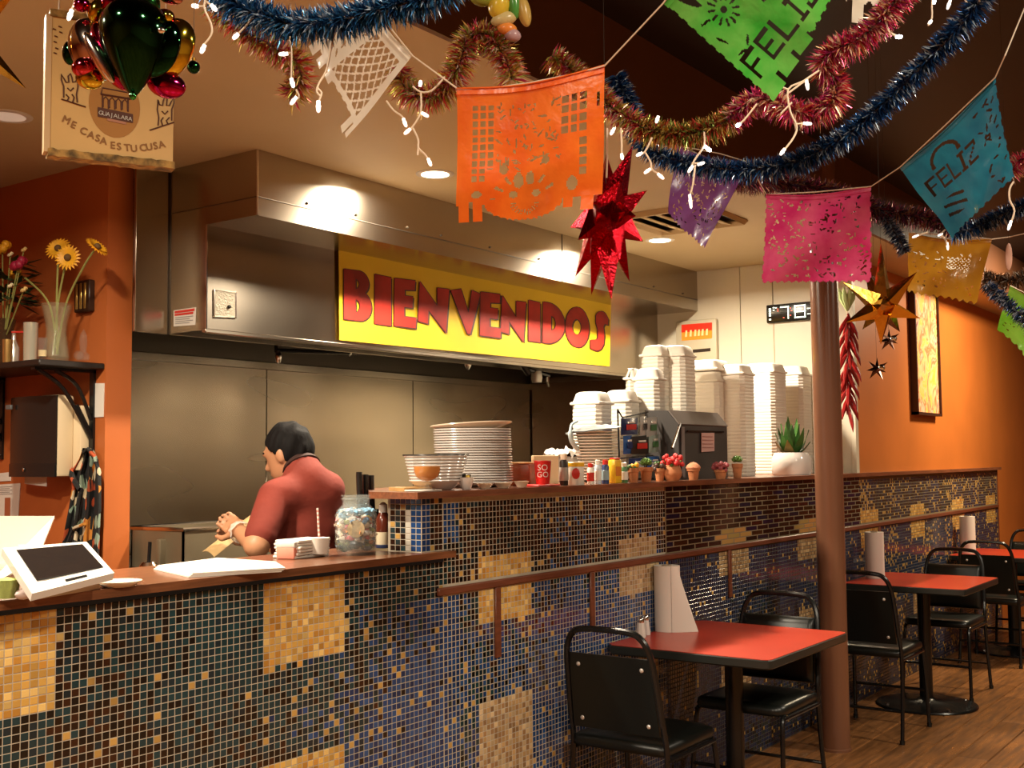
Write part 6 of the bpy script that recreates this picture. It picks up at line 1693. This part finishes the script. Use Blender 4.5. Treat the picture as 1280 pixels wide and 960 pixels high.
garland([(272, 5, 1.95), (310, 40, 1.95), (345, 60, 1.96), (368, 75, 1.98), (376, 100, 2.0), (362, 122, 2.02)], .034, multi, 'red and gold tinsel tail below the blue garland', 2600, 2)
garland([(498, 85, 2.35), (505, 108, 2.35), (530, 122, 2.34), (556, 112, 2.34), (574, 82, 2.32), (586, 48, 2.32), (612, 45, 2.32), (632, 75, 2.32), (640, 100, 2.32)], .040, multi, 'gold red and green tinsel garland between the white and orange banners', 3000, 3)
garland([(690, 70, 2.5), (715, 88, 2.5), (745, 118, 2.5), (775, 142, 2.5), (805, 160, 2.48), (845, 168, 2.46), (890, 160, 2.44), (920, 142, 2.42), (945, 122, 2.4), (968, 128, 2.38), (990, 138, 2.36), (1020, 140, 2.36), (1042, 125, 2.34), (1044, 100, 2.34), (1028, 80, 2.32), (1045, 62, 2.3), (1075, 48, 2.28), (1105, 20, 2.26), (1130, -15, 2.24)], .038, seg_cols, 'long red and gold tinsel garland looping behind the green banner', 3000, 4)
garland([(770, 95, 2.8), (785, 130, 2.8), (800, 172, 2.8), (830, 195, 2.78), (880, 208, 2.76), (940, 212, 2.72), (1000, 200, 2.66), (1060, 168, 2.6), (1115, 120, 2.54), (1170, 65, 2.48), (1215, 15, 2.42), (1240, -25, 2.4)], .036, bl2, 'long dark blue tinsel garland sweeping up to the top right', 3200, 5)
garland([(900, 215, 3.0), (930, 222, 3.1), (960, 226, 3.3), (1040, 240, 3.4), (1095, 262, 3.5), (1130, 268, 3.5), (1165, 275, 3.5), (1192, 285, 3.48)], .045, [(.25, .03, .06), (.05, .02, .02), (.3, .12, .06), (.08, .03, .06)], 'dark red tinsel garland behind the pink banner', 2200, 6)
garland([(1096, 260, 3.5), (1112, 280, 3.5), (1124, 300, 3.5), (1132, 316, 3.5)], .03, [(.02, .025, .05), (.03, .05, .10), (.3, .32, .36)], 'short dark blue tinsel tail above the gold star', 2200, 7)
garland([(1190, 292, 3.3), (1215, 286, 3.28), (1245, 272, 3.25), (1285, 255, 3.2), (1320, 240, 3.15), (1380, 160, 3.1), (1420, 20, 3.05), (1435, -190, 3.0)], .035, bl2, 'dark blue tinsel garland at the right edge behind the blue banner', 2400, 8)
garland([(1230, 346, 3.9), (1252, 352, 3.85), (1285, 345, 3.8), (1310, 335, 3.8), (1380, 270, 3.7), (1430, 120, 3.6), (1445, -60, 3.5)], .04, [(.25, .12, .06), (.06, .03, .02), (.45, .38, .32)], 'brown and silver tinsel garland at the right edge', 2200, 9)
garland([(1232, 355, 3.35), (1252, 372, 3.33), (1272, 390, 3.3), (1300, 412, 3.28), (1350, 400, 3.3), (1385, 320, 3.25), (1400, 130, 3.1)], .028, [(.03, .06, .14), (.4, .42, .5), (.02, .04, .10)], 'blue and silver tinsel strand crossing the lime banner', 2400, 10)
garland([(1262, 215, 3.0), (1275, 200, 2.98), (1295, 190, 2.95), (1340, 120, 2.9), (1365, -30, 2.88), (1370, -215, 2.85)], .035, redg, 'red tinsel tuft at the right edge', 2200, 11)

# ---------------------------------------------------------------- foil stars and ornaments
def px_star(c, tips, r, name, m, label, T, thread=True, facets=4):
    C_ = at_t(c[0], c[1], T); t = thing(name, C_, label, 'star')
    for k, (x, y, dz) in enumerate(tips):
        e = at_t(x, y, T+dz); mb = MB(); d = e-C_; L_ = d.length; d.normalize(); s_ = d.orthogonal().normalized(); u_ = d.cross(s_); n = facets
        bs = [C_+d*r*.9+(s_*math.cos(2*pi*j/n+k)+u_*math.sin(2*pi*j/n+k))*r for j in range(n)]
        mb.add(bs+[e, C_], [(j, (j+1) % n, n) for j in range(n)]+[((j+1) % n, j, n+1) for j in range(n)])
        mb.obj('point', m, t, smooth=False)
    if thread: MB().tube([C_+Vector((0, 0, r)), (C_.x, C_.y, ZD if C_.y < 2.13 else ZC)], .0005, 4).obj('thread', THREAD, t)
    return t
px_star((758, 270), [(791, 182, -.02), (758, 192, .05), (809, 238, .0), (804, 302, .02), (787, 352, .0), (764, 375, -.05), (739, 369, .02), (719, 346, .0), (713, 284, .04), (731, 255, .05), (765, 290, -.16), (745, 262, -.14), (780, 265, -.12), (760, 260, .16), (775, 225, -.05), (738, 320, -.06), (775, 325, -.07), (722, 300, -.07), (795, 270, -.08)], .034, 'red_foil_star', REDFOIL, 'large red foil star with long points beside the orange banner', 2.45)
px_star((1103, 383), [(1101, 303, 0), (1146, 340, -.04), (1151, 398, 0), (1101, 431, 0), (1057, 403, -.04), (1054, 353, 0), (1080, 330, .1), (1130, 360, .12), (1125, 415, .1), (1078, 412, .1), (1101, 380, -.12)], .027, 'gold_foil_star', GOLDFOIL, 'gold foil star hanging right of the column top', 3.1, True, 4)
px_star((-45, 45), [(33, 111, 0), (20, -10, 0), (-60, 130, 0), (-110, 80, 0), (-100, -10, 0), (-40, -40, 0)], .02, 'gold_foil_star', GOLDFOIL, 'gold foil star of which one long tip shows at the upper left edge', 1.7)
def foil(n_, c, r_=.1): return mat('foil_'+n_, c, r_, 1)
T0 = 1.62; k0 = T0/FPX
def blob(par, name, px, py, rx, ry, m, ang=0, dz=0, rz=None, tip=0):
    c = at_t(px, py, T0+dz); a = math.radians(ang)
    ex = RT*math.cos(a)-UP*math.sin(a); ey = UP*math.cos(a)+RT*math.sin(a)
    M = basis(c, ex, ey); mb = MB(); n, m_ = 22, 14; rings = []
    rz = rz or min(rx, ry)
    for i in range(m_+1):
        th = -pi/2+pi*i/m_; q = max(math.cos(th), .03)
        if tip: q = q*(1+tip*math.sin(th)*.6)
        rings.append([(rx*k0*q*math.cos(2*pi*j/n)*(1+.06*math.cos(4*2*pi*j/n)), ry*k0*math.sin(th), rz*k0*q*math.sin(2*pi*j/n)) for j in range(n)])
    return mb.loft(rings, True, M).obj(name, m, par, ang=60)
t = thing('foil_ornament', at_t(165, 60, T0), 'shiny lobed foil ornament in dark green, gold and magenta before the sign', 'ornament')
blob(t, 'centre_lobe', 167, 60, 36, 60, foil('green', (.012, .05, .02), .08), 0, -.02, 40, .95)
blob(t, 'right_lobe', 208, 64, 30, 46, foil('gold', (.70, .50, .04)), 35, .02, 24)
blob(t, 'green_inset', 199, 60, 24, 38, foil('deep_green', (.01, .05, .02), .06), 20, -.012, 14)
blob(t, 'left_lobe', 118, 62, 30, 42, foil('silver', (.62, .52, .45), .08), -25, .03, 24)
blob(t, 'crimson_lobe', 142, 70, 22, 48, foil('crimson', (.45, .01, .05)), -28, .0, 20)
blob(t, 'white_lobe', 124, 72, 9, 36, foil('pearl', (.80, .70, .62), .15), -30, -.02, 10)
blob(t, 'yellow_lobe', 112, 98, 17, 14, foil('yellow', (.72, .55, .05)), 10, .01)
blob(t, 'magenta_lobe', 208, 106, 24, 17, foil('magenta', (.50, .01, .10)), 15, .02)
blob(t, 'pink_lobe', 104, 84, 14, 12, foil('pink', (.60, .05, .08)), -10, .0)
blob(t, 'dark_lobe', 88, 66, 10, 16, foil('deep_green', (.01, .05, .02)), 0, .05)
for px, py, rx, ry, m, an in ((102, 6, 10, 9, foil('crimson', (.45, .01, .05)), 0), (122, 14, 12, 16, foil('gold', (.70, .50, .04)), 20), (140, 4, 14, 18, foil('magenta', (.50, .01, .10)), -10), (185, 2, 14, 20, foil('bright_green', (.06, .35, .08)), -20), (206, 22, 12, 11, foil('crimson', (.45, .01, .05)), 0), (210, 20, 6, 7, foil('yellow', (.72, .55, .05)), 0), (214, -2, 14, 8, foil('rose', (.6, .25, .2)), 10), (165, -8, 20, 30, foil('green', (.02, .10, .035), .08), 0)):
    blob(t, 'bead', px, py, rx, ry, m, an, -.03 if px == 210 else .01)
blob(t, 'tip_knob', 166, 120, 4.5, 5, foil('bright_green', (.06, .35, .08)), 0, -.03)
blob(t, 'flower_bead', 201, 38, 5, 4, foil('pearl', (.80, .70, .62), .15), 0, -.05)
MB().tube([at_t(165, -20, T0), at_t(165, -20, T0)+Vector((0, 0, .2)), Vector((at_t(165, -20, T0).x, at_t(165, -20, T0).y, ZD+.002))], .0005, 4).obj('thread', THREAD, t)
c = at_t(242, 84, 1.75)
t = thing('dark_bauble', c, 'small dark green bauble right of the foil ornament', 'ornament')
MB().ball(c, .010, 14, 10).obj('ball', foil('deep_green', (.01, .05, .02)), t); MB().lathe([(.003, .009), (.003, .014), (0, .015)], c, 8).obj('cap', GOLDFOIL, t); MB().tube([c+Vector((0, 0, .013)), (c.x, c.y, ZD+.002)], .0004, 4).obj('thread', THREAD, t)
T0 = 2.3; k0 = T0/FPX
t = thing('fruit_ornament', at_t(628, 10, T0), 'green, yellow and red glass fruit ornament at the top edge', 'ornament')
for nm, px, py, rx, ry, m, an in (('olive_lobe', 602, -2, 14, 10, mat('olive_glaze', (.22, .24, .03), .25), 10), ('yellow_lobe', 624, 6, 13, 18, mat('yellow_glaze', (.65, .45, .04), .25), 15), ('red_band', 630, 2, 8, 16, mat('red_glaze', (.55, .05, .03), .25), 25), ('ridged_lobe', 630, 24, 16, 9, mat('pale_glaze', (.55, .42, .18), .3), -15), ('green_lobe', 643, 4, 8, 20, mat('green_glaze', (.08, .28, .05), .25), -5), ('long_lobe', 655, 14, 8, 20, mat('golden_glaze', (.50, .32, .08), .3), -12), ('orange_tip', 634, 36, 12, 8, mat('orange_glaze', (.7, .22, .04), .3), 10), ('lilac_tip', 641, 44, 10, 8, mat('lilac_glaze', (.42, .25, .26), .3), 15)):
    blob(t, nm, px, py, rx, ry, m, an)
e = at_t(628, -5, T0); MB().tube([e, (e.x, e.y, ZD+.002)], .0005, 4).obj('thread', THREAD, t)
c = at_t(1261, 321, 3.4)
T0 = 3.4; k0 = T0/FPX
t = thing('oval_spangle', c, 'flat pale pink oval spangle hanging at the right edge', 'ornament')
blob(t, 'spangle', 1261, 321, 4.2, 17, cmat('pale_pink', (.55, .30, .22), .4), 0, 0, 1.2); MB().tube([at_t(1261, 305, 3.4), (c.x, c.y, ZD+.002)], .0004, 4).obj('thread', THREAD, t)

# ---------------------------------------------------------------- fairy lights
def strand(wires, bulbs, label, T, hot=()):
    p0 = at_t(*wires[0][0], T); t = thing('fairy_light_strand', p0, label, 'fairy lights', 'fairy light strands')
    mb = MB()
    for wv in wires: mb.tube(smooth_path([at_t(x, y, T) for x, y in wv], 3), .0017*T/2, 5)
    top = at_t(*wires[0][0], T)
    mb.obj('wire', WIRE, t)
    for i, (x, y, dx, dy) in enumerate(bulbs):
        a = at_t(x, y, T); b = at_t(x+dx, y+dy, T); d = (b-a)
        MB().tube([a, a+d*.35, a+d*.4, a+d*.9, b], [.0032, .0032, .0042, .0028, .0006], 8).obj('bulb', BULBHOT if (x, y) in hot else BULB, t)
strand([[(96, -12), (92, 6), (86, 20)]], [(90, 12, -5, 14)], 'single fairy light hanging left of the foil ornament', 1.7)
strand([[(262, -10), (255, 8), (264, 30), (264, 44), (253, 58)], [(255, 8), (243, 8)], [(258, 2), (268, 10)]], [(248, 8, -9, -1), (264, 6, 7, 8), (256, 56, -5, 11)], 'branching fairy lights right of the foil ornament', 1.8)
strand([[(318, 20), (305, 35), (296, 44)]], [(298, 42, -7, 7)], 'single fairy light under the blue garland', 1.84)
strand([[(357, 42), (364, 60), (364, 100), (368, 108)], [(358, 45), (382, 52)], [(364, 66), (352, 67)], [(370, 112), (374, 122), (364, 130)]], [(360, 67, -12, 1), (364, 98, 3, 12), (371, 121, -8, 10)], 'fairy lights over the red and gold tinsel tail', 1.93)
strand([[(422, 28), (414, 60), (408, 88), (397, 108), (402, 116), (398, 128)], [(397, 108), (396, 115), (400, 120)]], [(398, 126, 0, 15)], 'fairy light hanging below the white banner tabs', 1.83)
strand([[(483, 126), (492, 138), (503, 146), (506, 156)], [(556, 96), (540, 113), (526, 115), (516, 108)], [(526, 114), (526, 140), (516, 158), (510, 164)], [(516, 160), (523, 175), (523, 185), (532, 194), (537, 204)], [(526, 140), (534, 145)], [(523, 182), (522, 194)]], [(504, 148, 4, 11), (513, 161, -8, 7), (527, 141, 9, 5), (535, 198, 4, 10), (525, 108, 1, -8)], 'branching fairy lights between the white and orange banners', 2.25)
strand([[(759, 160), (759, 195), (758, 222)]], [(768, 160, -5, 9)], 'straight fairy light drop beside the red star', 2.3)
strand([[(776, 160), (777, 180), (777, 196)]], [(777, 192, 1, 8)], 'fairy light drop above the red star points', 2.36)
strand([[(815, 172), (806, 190), (797, 194)], [(806, 190), (813, 202), (815, 212), (824, 218)], [(815, 212), (809, 216)]], [(803, 191, -8, 4), (813, 211, -8, 6), (822, 217, 8, 7), (823, 145, -3, 9)], 'branching fairy lights right of the red star', 2.38)
strand([[(880, 165), (880, 182), (868, 200), (864, 210), (862, 216)], [(868, 204), (878, 204)], [(869, 206), (866, 230), (862, 245)]], [(881, 183, 8, 6), (866, 207, -6, 9), (872, 206, 9, -3), (862, 243, 2, 18)], 'fairy lights hanging over the purple banner', 2.42, {(881, 183)})
strand([[(946, 130), (930, 150), (921, 157)]], [(925, 155, -5, 3)], 'very bright fairy light in the red garland', 2.33, {(925, 155)})
strand([[(1024, 88), (1003, 102), (985, 112), (988, 140), (996, 158), (992, 172), (980, 188)], [(1010, 98), (986, 116)], [(985, 112), (975, 108)], [(996, 155), (1005, 154)], [(990, 128), (976, 142)]], [(1008, 100, 2, 13), (1004, 154, 11, 1), (981, 186, -6, 8)], 'branching fairy lights at the tip of the green banner', 2.26)
strand([[(1225, 2), (1200, -18), (1170, -12), (1165, 3), (1165, 22), (1160, 32)]], [(1167, 4, 2, -6), (1161, 30, 4, -5)], 'fairy light at the top right beside the blue garland', 2.4, {(1167, 4)})
strand([[(1215, 15), (1200, -10), (1190, -12), (1187, 2)]], [(1188, 0, -4, 12)], 'single fairy light cut by the top edge at the right', 2.42)
strand([[(1105, 20), (1108, 30), (1112, 40), (1124, 46)]], [(1120, 46, 8, 0)], 'fairy light sticking out of the red garland at the top right', 2.25, {(1120, 46)})
strand([[(1267, 227), (1262, 236), (1262, 250), (1268, 264), (1261, 284)]], [(1264, 276, -4, 12)], 'fairy light below the blue banner corner', 2.72)
strand([[(1185, 285), (1176, 292), (1182, 300), (1185, 312)], [(1160, 290), (1143, 296)]], [(1178, 292, -6, 3), (1184, 303, 1, 10), (1148, 294, -8, 3)], 'fairy lights over the top of the yellow banner', 3.48)
